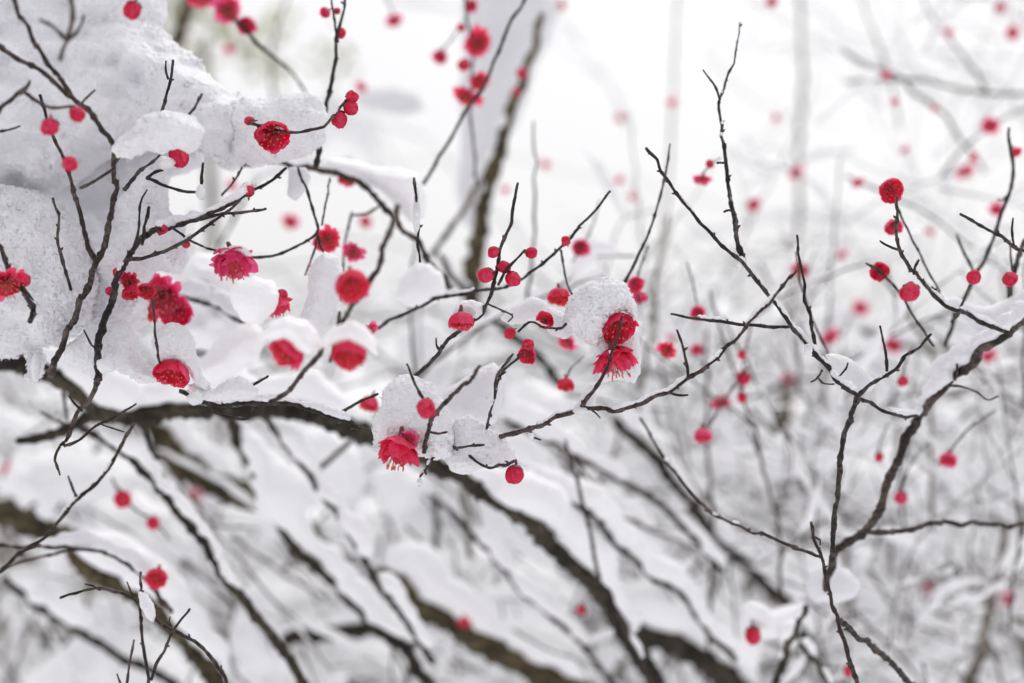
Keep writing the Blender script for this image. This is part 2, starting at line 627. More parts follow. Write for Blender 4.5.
def components(v, f, most=3):
    """the separate pieces of a mesh, from left to right, without crumbs"""
    par = np.arange(len(v))
    while True:
        m_ = par[f].min(1)
        new = par.copy()
        for q in range(4): np.minimum.at(new, f[:, q], m_)
        new = new[new]
        if (new == par).all(): break
        par = new
    ids, cnt = np.unique(par, return_counts=True)
    ok = sorted([(c_, i_) for c_, i_ in zip(cnt, ids) if c_ > 0.12 * cnt.max()], reverse=True)[:most]
    res = []
    for c_, i_ in ok:
        sel = par == i_
        mp = np.cumsum(sel) - 1
        res.append((v[sel], mp[f[sel[f[:, 0]]]]))
    res.sort(key=lambda t_: t_[0][:, 0].mean())
    return res
# ------------------------------------------------------------------ setting: snowy ground
def ground():
    V, F = [], []
    xs = np.concatenate([np.linspace(-14, 14, 57), [-400, -120, -40, 40, 120, 400]]); xs.sort()
    ys = np.concatenate([np.linspace(-4, 24, 57), [-60, 60, 150, 700]]); ys.sort()
    X, Y = np.meshgrid(xs, ys, indexing='ij')
    pt = np.stack([X.ravel() / 2.2, Y.ravel() / 2.2, X.ravel() * 0], 1)
    Z = (0.16 * vnoise(pt) + 0.07 * vnoise(pt * 2.7)).reshape(X.shape)
    V = np.stack([X.ravel(), Y.ravel(), Z.ravel()], 1)
    nx, ny = len(xs), len(ys)
    for i in range(nx - 1):
        for j in range(ny - 1):
            F.append((i * ny + j, (i + 1) * ny + j, (i + 1) * ny + j + 1, i * ny + j + 1))
    o = mesh_obj('ground', V, F, M['snow_far'])
    tag(o, 'snow covered ground under the plum trees', kind='structure')


ground()

# ------------------------------------------------------------------ branches
BR = {}
GNEAR, GFRONT, GBACK = 'bare twigs in focus', 'blurred twigs close to the lens', 'blurred branches behind'


def branch(key, desc, d0, d1, r0, r1, pts, mat='twig', kids=(), snow=None, glaze=0.0, name='plum_branch', cat='branch', group=GNEAR, buds=None, wob=0.010):
    """desc is the label; snow = (height px, t0, t1, gap); kids = (name, r0, r1, pts, depth offset)"""
    dm = (d0 + d1) / 2
    focus = abs(dm - FOCUS) / dm < 0.10
    if buds is None: buds = focus
    o, c, rad, k = stem(name, pts, d0, d1, r0, r1, mat, None, buds, wob)
    tag(o, desc, cat, group)
    BR[key] = (o, c, rad, k, desc)
    mainpx = parse(pts)
    for kd in kids:
        nm, a, b_, kp = kd[:4]
        off = kd[4] if len(kd) > 4 else 0.0
        p0 = parse(kp)
        # depth of the parent where the twig leaves it
        best = min(range(len(mainpx)), key=lambda i: min(math.hypot(mainpx[i][0] - q[0], mainpx[i][1] - q[1]) for q in (p0[0], p0[-1])))
        dk = d0 + (d1 - d0) * best / max(1, len(mainpx) - 1)
        ends = [math.hypot(mainpx[best][0] - q[0], mainpx[best][1] - q[1]) for q in (p0[0], p0[-1])]
        da, db = (dk, dk + off) if ends[0] <= ends[1] else (dk + off, dk)
        ko, kc, krad, kk = stem(nm, kp, da, db, a, b_, mat, o, buds and len(p0) > 3, wob * 0.6)
        BR[key + '/' + str(len([q for q in BR if q.startswith(key + '/')]))] = (ko, kc, krad, kk, desc)
        if glaze and len(p0) > 3:
            ridge(None, kc, krad, kk, glaze * 0.8, SEED[0], 0.05, 0.9, 0.45, 1.1, 'snow', 1.0, 'ice_glaze', parent=o)
    if glaze:
        ridge(None, c, rad, k, glaze, SEED[0] + 5, 0.03, 0.97, 0.4, 1.1, 'snow', 1.0, 'ice_glaze', parent=o)
    if snow:
        hpx, t0, t1, gap = snow
        far = dm > 0.95 or dm < 0.69
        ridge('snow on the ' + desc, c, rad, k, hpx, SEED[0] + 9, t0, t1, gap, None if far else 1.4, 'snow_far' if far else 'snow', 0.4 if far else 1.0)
    return o


# ---- in and near the focal plane
branch('centre', 'long bare twig rising right from below the central blossoms', .762, .722, 3.1, 1.7,
       '500,437 510,434 528,430 546,424 565,415 582,409 600,409 622,410 645,403 665,393 685,381 706,366 728,347 748,326 768,302 784,285 797,270', 'red',
       [('twig', 2.6, 1.2, '580,409 594,390 606,365 614,345 622,316', -0.016), ('spur', 2.0, 1.3, '688,379 687,362 684,346 677,330'),
        ('spur', 1.8, 1.0, '668,392 678,395 688,395'), ('spur', 1.6, 0.9, '530,430 533,437 541,440'), ('spur', 1.4, 0.9, '590,409 596,413 600,418')], glaze=2.6, snow=(4.0, .02, .7, .45))
branch('rightdiag', 'bare branch slanting down right from upper centre', .752, .760, 1.7, 3.2,
       '646,148 657,163 668,180 681,198 693,214 710,233 728,251 742,264 757,281 771,299 786,318 801,336 815,354 832,373 846,388 856,398 852,412 846,430 842,455 838,485 834,520 833,548 832,566', 'twig',
       [('twig', 2.5, 1.4, '856,398 868,388 884,378 900,364 914,350 931,334', -.01), ('spur', 1.8, 1.2, '887,371 886,350 883,338 880,326'),
        ('twig', 2.2, 1.8, '856,397 872,405 888,412 905,416 918,416', 0.04), ('spur', 1.5, 1.0, '822,370 818,378 811,382'), ('spur', 1.3, 0.9, '838,378 846,369 848,363'),
        ('spur', 1.3, 0.9, '818,378 824,384 834,384')], glaze=2.2, snow=(4.5, .28, .66, .35))
branch('upright', 'upright forked twig standing against the white sky', .83, .757, .8, 3.0,
       '740,22 736,52 731,70 724,85 720,100 720,120 724,150 728,180 733,210 738,238 743,264', 'twig',
       [('twig', 1.6, 1.0, '720,100 714,85 703,70', .0), ('spur', 1.5, 1.3, '725,163 717,163'), ('spur', 1.5, 1.2, '736,215 729,210 724,212')], glaze=1.6)
branch('rightbig', 'thick grey branch sweeping down left from the right edge', .81, .87, 4.4, 3.7,
       '1042,306 1024,320 1005,334 985,348 966,366 950,381 932,400 917,418 908,438 898,458 888,482 878,510 868,532 850,543 834,552 829,568 826,590', 'red',
       [('twig', 3.0, 2.6, '868,532 890,533 915,527 940,523 975,524 1005,526 1042,527', .08), ('spur', 1.5, 1.0, '946,386 962,386 978,392 988,400 998,396'),
        ('spur', 1.7, 1.0, '955,380 958,365 952,352')], snow=(12, .03, .45, .15))
branch('righttop', 'slender twig under the round upper right blossom', .760, .785, 1.6, 2.8,
       '897,196 896,215 898,245 908,262 916,275 927,288 938,299 955,310 975,318 995,328 1010,333', 'twig',
       [('spur', 1.6, 1.2, '898,250 888,246 880,241'), ('spur', 1.7, 1.3, '914,274 916,266 919,260'), ('twig', 1.6, 1.6, '918,278 928,284 940,294 945,303', .02)], glaze=2.0, snow=(5, .45, 1, .25))
branch('farright', 'thin twig curving down from the upper right corner area', .88, .91, 1.8, 2.4,
       '1009,128 1008,142 1012,170 1008,195 1002,215 994,240 985,258 974,275 968,290 956,315 945,345', 'twig',
       [('twig', 1.4, 1.6, '957,234 963,252 974,272', .0), ('spur', 1.4, 1.0, '1008,195 1002,200 998,199')], group=GBACK)
branch('rightedge', 'dark twig entering from the right edge and pointing left', .765, .770, 1.5, 2.3,
       '960,214 972,220 984,227 1000,237 1012,245 1034,254', 'twig', [('spur', 1.5, 1.0, '1014,246 1012,232 1013,218')], glaze=1.2)
branch('edgestem', 'dark stem by the right edge under two buds', .84, .86, 2.2, 3.0,
       '1036,225 1022,250 1015,270 1010,290 1003,312', 'twig', [('spur', 1.3, 1.0, '1012,270 1011,255 1010,240')], group=GBACK)
branch('budstalk', 'short dark twig holding the small red bud at right', .79, .80, 1.4, 2.0, '970,285 966,297 960,312 952,322', 'twig', glaze=1.4)
branch('horiz', 'short horizontal twig with small knobs right of centre', .752, .757, 1.5, 2.1,
       '671,314 683,316 692,317 712,320 735,323 760,326 789,327', 'twig', glaze=1.2, snow=(3.4, .2, .9, .45))
branch('vert', 'straight dark twig rising beside the slanting branch at right', .766, .760, 1.3, 2.1, '797,235 800,255 803,280 808,310 815,346', 'twig')
branch('vertback', 'faint thin twig behind the straight dark one', .86, .88, 1.0, 1.5, '796,252 798,270 806,300 817,330 829,355', 'twig', group=GBACK)
branch('budtwig', 'dark twig rising through the cluster of round red buds', .748, .772, 1.7, 2.6,
       '518,183 513,205 507,232 501,258 495,280 489,300 478,316 464,328 452,338 440,352 428,364 417,373 406,386 398,398', 'twig',
       [('twig', 1.8, 1.4, '498,285 506,272 515,261 525,250'), ('spur', 1.5, 1.0, '441,352 437,346 436,338'), ('spur', 1.2, .8, '487,303 500,310 512,316 508,322', .02)], glaze=1.4)
branch('centreright', 'slim twig sloping down left behind the bud cluster', .785, .86, 1.4, 2.1,
       '610,191 598,207 580,226 562,247 545,262 520,280 500,288 470,293 442,297 420,306 400,316 378,328', 'twig',
       [('twig', 1.4, 1.0, '561,250 564,270 570,290 577,299', .02)], snow=(3.6, .1, .8, .45))
branch('behindcap', 'thin twig slanting down behind the central snow cap', .83, .84, 1.2, 1.8, '670,144 664,180 656,210 645,240 632,268 620,292', 'twig', group=GBACK)
branch('budsidetwig', 'short twig reaching left to a bud and small open blossom', .758, .762, 1.3, 1.6, '518,332 530,322 545,328 560,329 566,324', 'twig', glaze=2.0)
branch('ringtwig', 'short twig curving up to the paired red blossom', .76, .765, 1.3, 1.6, '526,350 516,360 504,370 497,384 495,398', 'twig')
branch('icytwig', 'ice coated twig standing on the icy central lump', .748, .768, 1.6, 1.4, '513,354 505,365 497,378 494,398 490,416 486,432', 'twig', [('spur', 1.2, .9, '497,377 503,374 506,372')], glaze=3.2)
branch('lumptwig', 'twig running out of the icy lump to a hanging bud', .762, .743, 1.4, 2.0, '464,452 472,458 482,464 494,467 506,465 514,461', 'twig', glaze=2.0)
branch('lumptwig2', 'short twig poking right out of the icy central lump', .762, .745, 1.6, 1.4, '452,448 466,446 484,445', 'twig', glaze=1.5)
branch('droptwig', 'tiny hanging twig with a water drop at its end', .758, .74, 1.8, 1.2, '440,452 430,460 424,469 420,477', 'twig', glaze=2.0)
branch('tall', 'tall thin twig rising to the top edge left of centre', .825, .85, 1.5, 3.2,
       '347,-8 341,20 337,45 332,75 327,105 322,135 316,166', 'twig', [('spur', 1.2, 1.6, '331,-5 333,10 336,30 338,42'), ('spur', 1.0, 1.2, '333,12 338,11')], group=GBACK)
branch('flowertwig', 'knobbly horizontal twig bearing a blossom and end buds', .752, .748, 1.9, 1.6,
       '247,122 256,124 270,128 285,131 300,131 318,128 330,122 339,110 346,100', 'red', [('spur', 1.5, 1.3, '332,121 337,116'), ('spur', 1.4, 1.2, '342,106 347,104')], glaze=2.2)
branch('snowlimb', 'grey limb under the big snow loaf left of centre', .92, .95, 3.0, 3.6,
       '236,166 262,163 285,163 312,168 335,172 355,180 372,193 388,212 400,228 418,242 436,268 450,288', 'red', [('twig', 1.6, 1.3, '385,203 365,212 350,216', .0), ('twig', 1.4, 1.2, '352,212 346,240 343,270 341,300', -.05)], group=GBACK)
branch('arch', 'thin forked twig hanging in an arch beneath the snow loaf', .83, .80, 1.5, 1.6, '298,168 306,190 314,215 317,232 308,240 297,245 278,254 262,257 250,257', 'twig', [('twig', 1.5, 1.1, '317,232 320,245 326,257', .0), ('twig', 1.3, 1.2, '330,178 327,200 322,225', .04), ('twig', 1.4, 1.2, '317,236 312,255 305,275', .03)], group=GBACK)
branch('longdiag', 'long straight twig running down left from the top edge', .94, .97, 1.8, 2.2, '527,-6 510,25 494,62 478,95 462,118 447,145 432,170 417,192', 'twig', group=GBACK)
branch('clusterstem', 'thin drooping stem carrying the blurred red cluster at top', 1.05, 1.08, 1.4, 1.4, '464,-8 468,20 472,50 471,85 470,115 473,140 475,170 478,188', 'twig', group=GBACK)
branch('icicletwig', 'short twig tip sheathed in ice left of centre', .77, .775, 1.5, 1.5, '414,178 416,192 418,215 419,240 420,262', 'twig')
branch('lefttwig1', 'small forked dark twig against the big snow bank', .765, .77, 1.5, 2.0, '173,60 170,80 165,95 161,118', 'twig', [('spur', 1.5, 1.0, '168,79 166,70 166,61')])
branch('lefttwig2', 'stubby blurred twig right of the small forked one', .70, .72, 1.5, 1.7, '202,94 195,106 187,118', 'twig', group=GFRONT)
branch('lefttwig3', 'wavy dark twig standing in the left snow bank', .742, .748, 1.4, 1.9, '53,198 57,220 58,240 64,262 71,290', 'twig')
branch('leftmain', 'dark left stem forking into long twigs', .750, .775, 4.6, 1.6,
       '98,380 98,355 103,330 109,306 116,285 124,262 134,250 143,240 156,231 175,227 195,221 215,211 235,200 250,192 266,183 286,168', 'twig',
       [('twig', 2.3, 1.6, '126,260 145,257 163,252 180,243 200,231 222,216 238,203'), ('spur', 1.7, 1.8, '142,245 146,226 149,207'), ('twig', 2.0, 1.6, '200,220 220,214 242,213 266,209'),
        ('twig', 1.6, 1.2, '132,252 138,232 141,204 147,190'), ('spur', 1.4, 1.0, '101,350 92,345 84,330'), ('spur', 1.4, 1.1, '172,228 184,236 186,243')], glaze=2.4, snow=(9, .52, .92, .25))
branch('leftdown', 'crooked twig hanging below the dark left stem', .752, .745, 3.2, 1.1, '98,372 96,385 88,402 80,412 72,428 64,440 58,449 56,460 60,475', 'red',
       [('spur', 1.6, 1.0, '82,411 75,404 69,396'), ('twig', 1.8, 1.2, '64,446 78,440 95,425 112,418 130,408 136,404', .01), ('spur', 1.2, .9, '100,424 112,428 124,432')], glaze=1.5)
branch('stalk', 'thin dark stalk standing over the lower left blossom', .742, .75, 1.3, 1.4, '152,298 155,325 158,355 160,363', 'twig')
branch('snowytwig', 'rough snow crusted twig lying along the thick limb', .772, .79, 2.4, 2.4,
       '180,391 200,399 218,404 240,405 258,402 285,403 305,409 325,416 345,422 370,431', 'limb',
       [('twig', 1.8, 1.3, '338,414 348,409 362,402 378,394', -.01), ('twig', 2.0, 1.4, '222,403 238,397 250,388 268,376', -.01), ('twig', 1.4, 1.4, '208,405 215,413 232,417 247,418 253,408', .0), ('twig', 1.6, 1.4, '340,413 355,424 368,432', .0)], snow=(7, .0, .9, .35), glaze=2.2)
branch('leftedge', 'short dark crooked twig at the left edge among blossoms', .70, .71, 2.4, 3.4, '-10,235 2,256 12,275 24,292 33,308 30,322', 'twig', [('spur', 2.0, 1.4, '18,284 28,293 33,300')], group=GFRONT)
branch('flowerstalk', 'straight thin twig leading down to the pink blossom', .775, .79, 1.3, 1.2, '184,236 196,243 210,248 226,254', 'twig')
branch('icejoint', 'short dark forked twig with an ice joint at left', .77, .775, 2.2, 1.6, '147,178 153,180 165,185 182,191 196,192', 'twig', [('spur', 2.0, 1.6, '201,190 202,178 203,163'), ('spur', 1.9, 1.4, '147,178 156,172 163,170'), ('spur', 2.6, 1.4, '124,190 136,176 148,166 160,155', -.02)])
branch('stray', 'little slanting twig tip left of the tall one', .80, .82, 1.1, 1.4, '242,168 234,182 222,195', 'twig', group=GBACK)

# ---- close to the lens, blurred
branch('frontleft', 'large blurred forked branch curving down at upper left', .645, .79, 2.2, 4.2,
       '10,-12 18,5 30,35 50,68 68,92 88,112 103,130 113,150 115,175 113,205 107,232 97,262 86,288 74,315 64,342 56,362 50,378', 'red',
       [('twig', 3.0, 2.6, '-10,40 6,50 22,60 42,72 62,90 80,104', -.01), ('twig', 2.8, 1.8, '96,262 85,235 78,205 66,165 56,142 46,118 40,95', -.02),
        ('twig', 2.0, 1.4, '115,163 125,148 140,141 156,138', .0), ('twig', 1.5, 1.2, '88,112 82,103 95,90', .0), ('twig', 1.8, 1.4, '80,188 98,179 115,168', .0)], group=GFRONT, buds=False)
branch('frontleft2', 'blurred crooked twig entering at the left edge', .66, .67, 3.0, 1.6, '-12,122 8,104 22,92 36,101 50,108 75,106', 'red', [('spur', 2.4, 1.8, '20,94 26,88 30,81')], group=GFRONT, buds=False)
branch('frontleft3', 'short thin twig tip poking in at the left edge', .69, .70, 1.6, 1.2, '-8,133 6,130 20,126', 'twig', group=GFRONT, buds=False)
branch('topshade', 'soft dark forked twig sunk in snow at top left', .61, .62, 3.0, 2.2, '68,-10 72,15 66,38 60,60', 'red', [('twig', 2.4, 1.6, '66,40 52,26 40,20'), ('twig', 2.0, 1.6, '66,42 80,30 84,15')], group=GFRONT, buds=False)
branch('frontdiag', 'blurred twig crossing in front of the two dark blossoms', .615, .70, 3.2, 2.6,
       '398,205 388,235 374,272 354,303 338,330 322,352 305,370 288,392 270,402', 'red', [('twig', 2.2, 1.8, '340,312 334,345 330,362', .0), ('spur', 2.2, 1.6, '322,352 311,362 302,374', .0)], group=GFRONT, buds=False)
branch('frontclump', 'blurred forked twig in front of the central snow lump', .68, .752, 2.0, 2.8, '480,366 464,384 448,400 436,412 430,424 427,438 424,452', 'red',
       [('twig', 1.8, 1.4, '425,402 418,390 412,378 407,364', .0), ('spur', 1.6, 1.2, '429,432 438,433 447,432', .0)], group=GFRONT, buds=False)
branch('lowleft', 'slim curved twig crossing the lower left corner', .715, .685, 1.9, 2.3, '133,424 118,452 100,478 78,500 52,528 25,552 -10,580', 'red', [('spur', 1.6, 1.2, '78,500 73,488 68,476', .0)], group=GFRONT, snow=(4, .1, .8, .5))
branch('lowcurve', 'curved brown twig near the bottom with a frosted middle', .735, .72, 1.4, 2.4, '60,598 75,592 95,589 112,590 128,596 145,608 160,622 180,635 200,645 215,662 230,692', 'red', [('spur', 1.4, 1.0, '100,590 93,586 85,584', .0), ('spur', 1.2, .9, '134,600 130,590 127,582')])
branch('lowup', 'upright forked twig crossing the frosted curved one', .735, .735, 1.4, 2.0, '141,572 139,590 141,615 143,640 149,692', 'red', [('twig', 1.9, 1.3, '151,680 158,660 168,640 178,622 190,609', .0), ('spur', 1.2, .9, '172,630 169,622 170,617')])
branch('lowup2', 'short bare twig left of the upright forked one', .73, .73, 1.2, 1.5, '134,640 131,660 126,692', 'red')
branch('lowup3', 'tiny twig tip at the bottom edge lower left', .73, .73, 1.1, 1.3, '117,674 120,682 124,694', 'red')
branch('lowright', 'bare brown twig rising from the bottom edge at right', .760, .785, 1.6, 3.0, '811,522 817,545 823,565 829,590 837,620 848,652 861,694', 'red',
       [('twig', 1.9, 1.5, '821,557 800,549 775,540 745,528 722,518 700,502 680,478 660,450 640,418', .14), ('twig', 3.0, 3.4, '838,620 858,636 880,655 900,672 918,694', .07), ('spur', 1.4, 1.0, '815,537 820,540 820,545')], glaze=2.2)
# ------------------------------------------------------------------ snow laden limbs behind
LG = 'snow laden limbs behind the focal plane'


def limb(*a, **k):
    k.setdefault('mat', 'limb'); k.setdefault('group', LG); k.setdefault('buds', False); k.setdefault('name', 'tree_limb')
    return branch(*a, **k)


limb('mainlimb', 'thick dark limb arching from left edge to bottom centre', .95, 1.12, 8.5, 9.5,
     '-30,354 15,362 40,372 68,385 90,402 112,415 150,413 200,408 250,409 300,413 340,425 372,437 420,455 460,475 495,497 525,517 552,545 572,563 590,578 605,600 625,632 642,658 662,700',
     kids=[('twig', 5.5, 4.0, '112,412 85,420 60,432 18,441', .0), ('twig', 2.4, 1.5, '62,382 64,400 68,420', .0), ('twig', 2.0, 1.4, '80,428 60,422 40,412', .0), ('twig', 4.0, 2.0, '130,410 145,430 155,460', .05)], snow=(30, .0, .93, .0))
limb('brownlimb', 'broad mossy brown limb blurred behind the thick dark one', 1.36, 1.42, 14, 14, '95,385 120,402 150,430 185,462 215,482 250,498 285,520 315,548 350,580', mat='moss', snow=(26, .0, 1, .3))
limb('stubleft', 'short brown limb stub under snow at the left edge', 1.18, 1.22, 13, 10, '-40,506 0,514 25,522 52,532 75,540', mat='moss', snow=(36, 0, 1, .0))
limb('lowbrown', 'dark brown limb slanting through the lower left snow', 1.08, 1.12, 8, 9, '70,552 100,575 130,592 160,612 185,640 205,665 222,695', mat='moss', snow=(30, 0, 1, .1))
limb('dark1', 'dark limb slanting from the thick limb toward bottom centre', 1.14, 1.18, 5, 6, '228,414 240,445 256,475 272,505 290,540 315,567 345,595 375,625 405,650 435,695', snow=(34, .1, 1, .1))
limb('dark2', 'thinner dark limb parallel and right of another slanting limb', 1.05, 1.10, 3.2, 3.8, '266,416 285,445 305,470 325,500 345,525 362,555 380,585 400,612 432,662', snow=(22, .05, 1, .35))
limb('dark3', 'long dark snow lined limb at lower left', 1.0, 1.02, 3.6, 5, '80,428 105,440 128,458 150,478 168,498 190,525 215,560 245,600 275,640 315,696', kids=[('twig', 2.2, 1.4, '168,498 160,470 150,445', .06)], snow=(14, .05, .8, .05))
limb('dark4', 'thin dark limb low in the bottom left corner', 1.22, 1.26, 3.5, 4.5, '4,578 35,605 70,625 105,648 150,670 190,696', snow=(26, 0, 1, .1))
limb('softarc', 'soft grey arching twig across the lower left snow', .90, .92, 2.0, 2.8, '-12,545 40,547 90,549 120,560 150,585 172,612', mat='red', kids=[('twig', 1.6, 2.0, '0,570 30,560 60,552 90,549', .0)], snow=(10, .2, .9, .3))
limb('low5', 'dark level limb under deep snow at bottom centre left', 1.38, 1.42, 7, 7, '285,640 330,632 370,628 420,640', snow=(36, 0, 1, .0))
limb('low6', 'heavy mossy limb slanting along the bottom edge at centre', 1.28, 1.32, 11, 13, '385,572 410,595 430,610 460,628 495,650 530,668 590,698', mat='moss', snow=(34, 0, 1, .05))
limb('low7', 'heavy dark limb under snow at bottom right of centre', 1.30, 1.34, 11, 13, '610,612 640,632 680,646 710,663 750,700', snow=(36, 0, 1, .0))
limb('diag1', 'long dark diagonal limb right below the central branch', 1.15, 1.2, 3.0, 4.0, '505,420 540,438 570,452 600,468 640,492 670,512 700,545 722,572', snow=(16, 0, 1, .15))
limb('diag2', 'second parallel diagonal limb lined with snow at lower centre', 1.08, 1.14, 3.0, 4.0, '525,470 560,497 590,515 620,545 650,575 680,595 700,620 735,660', snow=(20, 0, 1, .1))
limb('diag3', 'third parallel diagonal limb thin and softer at lower centre', 1.22, 1.26, 3.0, 3.6, '500,452 530,475 575,500 620,530 650,555 675,588', snow=(18, 0, 1, .15))
limb('diag4', 'short thick diagonal limb behind the lower centre twigs', 1.3, 1.34, 4.5, 5.5, '615,420 650,455 680,490 698,506', snow=(18, 0, 1, .1))
limb('diag5', 'faint long twig slanting through the snow at bottom centre', 1.16, 1.2, 2.6, 3.2, '430,495 465,525 490,555 520,590 560,625 590,655 625,695', mat='red', snow=(14, .1, .8, .6))
limb('diag6', 'reddish twig running down beside the thick limb lower centre', 1.02, 1.06, 1.8, 3.0, '565,440 575,470 582,500 592,545 603,585 620,620 655,696', mat='red', snow=(8, .2, .9, .7))
limb('diag7', 'snow buried diagonal limb under the right side twigs', 1.36, 1.4, 5, 6, '690,508 715,535 740,560 775,590 810,645', snow=(26, 0, 1, .0))
limb('vert1', 'brown upright stem blurred below the icy central lump', 1.42, 1.45, 3.5, 4.0, '458,470 466,520 470,545 473,568', mat='moss')
limb('vert2', 'grey upright stem blurred left of the brown one', 1.46, 1.5, 3.5, 3.5, '436,496 437,540 436,586')
limb('rvert', 'dark twig leaning right in the snow at bottom right', .96, 1.0, 3.2, 4.5, '806,606 797,632 784,660 770,696', snow=(12, 0, .7, .2))
limb('rvert2', 'short dark twig slanting down at bottom right', 1.0, 1.04, 2.6, 3.2, '800,645 815,662 832,696', snow=(14, 0, 1, .2))
limb('rlow', 'pale grey curving stem near the bottom right corner', 1.32, 1.36, 3.0, 5, '1004,520 1000,560 993,600 982,640 966,698', mat='far', kids=[('twig', 2.4, 1.8, '985,635 995,655 1004,690', .0)])
limb('rlow2', 'thin upright grey stem low at right', 1.25, 1.3, 1.8, 2.2, '930,400 931,470 932,530', mat='far')
limb('rlow3', 'smoky dark horizontal limb blurred at lower right', 2.1, 2.2, 8, 7, '880,565 920,570 960,572 1000,578 1040,575', snow=(40, 0, 1, .1))
limb('trunk', 'brown leaning trunk blurred behind the top red cluster', 1.30, 1.38, 3.0, 9, '543,14 530,52 520,90 510,120 500,150 488,182 481,215 476,250 470,300', mat='moss', kids=[('twig', 3.0, 3.0, '512,115 495,150 478,185 455,220 432,256', -.1)], snow=(12, .1, .8, .5))
limb('topstem', 'dim brown stem behind snow near the top left edge', 1.6, 1.65, 5, 6, '190,-12 184,15 176,45 165,80', mat='moss')
limb('pinkstem', 'thin stem slanting from the top carrying pink blossoms at left', 1.0, 1.04, 2.6, 1.4, '200,-14 222,8 240,24 256,42 272,56 290,72 306,92', mat='limb')
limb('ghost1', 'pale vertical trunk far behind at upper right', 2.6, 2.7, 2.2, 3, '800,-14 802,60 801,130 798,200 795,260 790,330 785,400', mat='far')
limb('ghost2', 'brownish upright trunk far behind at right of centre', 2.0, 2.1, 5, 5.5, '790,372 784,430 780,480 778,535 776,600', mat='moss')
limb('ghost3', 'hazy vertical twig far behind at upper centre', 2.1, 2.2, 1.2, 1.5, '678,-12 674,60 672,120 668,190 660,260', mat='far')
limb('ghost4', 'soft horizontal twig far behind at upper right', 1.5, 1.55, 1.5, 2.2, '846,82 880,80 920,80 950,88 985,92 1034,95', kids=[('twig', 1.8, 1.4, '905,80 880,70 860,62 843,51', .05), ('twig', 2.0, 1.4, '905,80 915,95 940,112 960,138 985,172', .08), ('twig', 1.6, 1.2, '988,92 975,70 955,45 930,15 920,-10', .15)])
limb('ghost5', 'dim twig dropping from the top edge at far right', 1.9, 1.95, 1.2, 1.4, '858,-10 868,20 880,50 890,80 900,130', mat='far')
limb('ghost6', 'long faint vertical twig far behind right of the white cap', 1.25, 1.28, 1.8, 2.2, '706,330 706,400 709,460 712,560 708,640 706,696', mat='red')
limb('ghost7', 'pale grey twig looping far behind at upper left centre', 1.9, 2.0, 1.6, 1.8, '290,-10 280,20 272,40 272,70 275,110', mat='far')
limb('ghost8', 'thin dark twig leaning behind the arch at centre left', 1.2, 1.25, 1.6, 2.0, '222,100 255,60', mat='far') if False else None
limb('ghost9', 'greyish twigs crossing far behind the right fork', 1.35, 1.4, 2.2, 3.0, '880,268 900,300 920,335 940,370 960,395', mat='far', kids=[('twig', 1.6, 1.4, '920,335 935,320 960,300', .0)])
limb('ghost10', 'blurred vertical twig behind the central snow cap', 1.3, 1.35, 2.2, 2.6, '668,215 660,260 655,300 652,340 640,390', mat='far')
limb('ghost11', 'blurred dark twig behind the bud cluster slanting down', 1.2, 1.25, 3, 4.5, '440,255 455,280 475,300 500,325 530,350 560,385', kids=[], snow=(16, .0, 1, .2))
limb('ghost12', 'soft brown vertical stem left of the central lump', 1.6, 1.65, 4, 4, '462,330 458,360 455,385', mat='moss') if False else None
limb('ghost13', 'snow rimmed twig behind the pink pair at left', .93, .95, 2.2, 2.6, '176,292 190,297 210,305 232,315 250,328', snow=(20, 0, 1, .0))
limb('ghost14', 'dim level twig behind at the middle right edge', 1.7, 1.75, 3.2, 3.6, '860,330 905,345 960,352 1036,350', mat='far', snow=(20, 0, 1, .2))

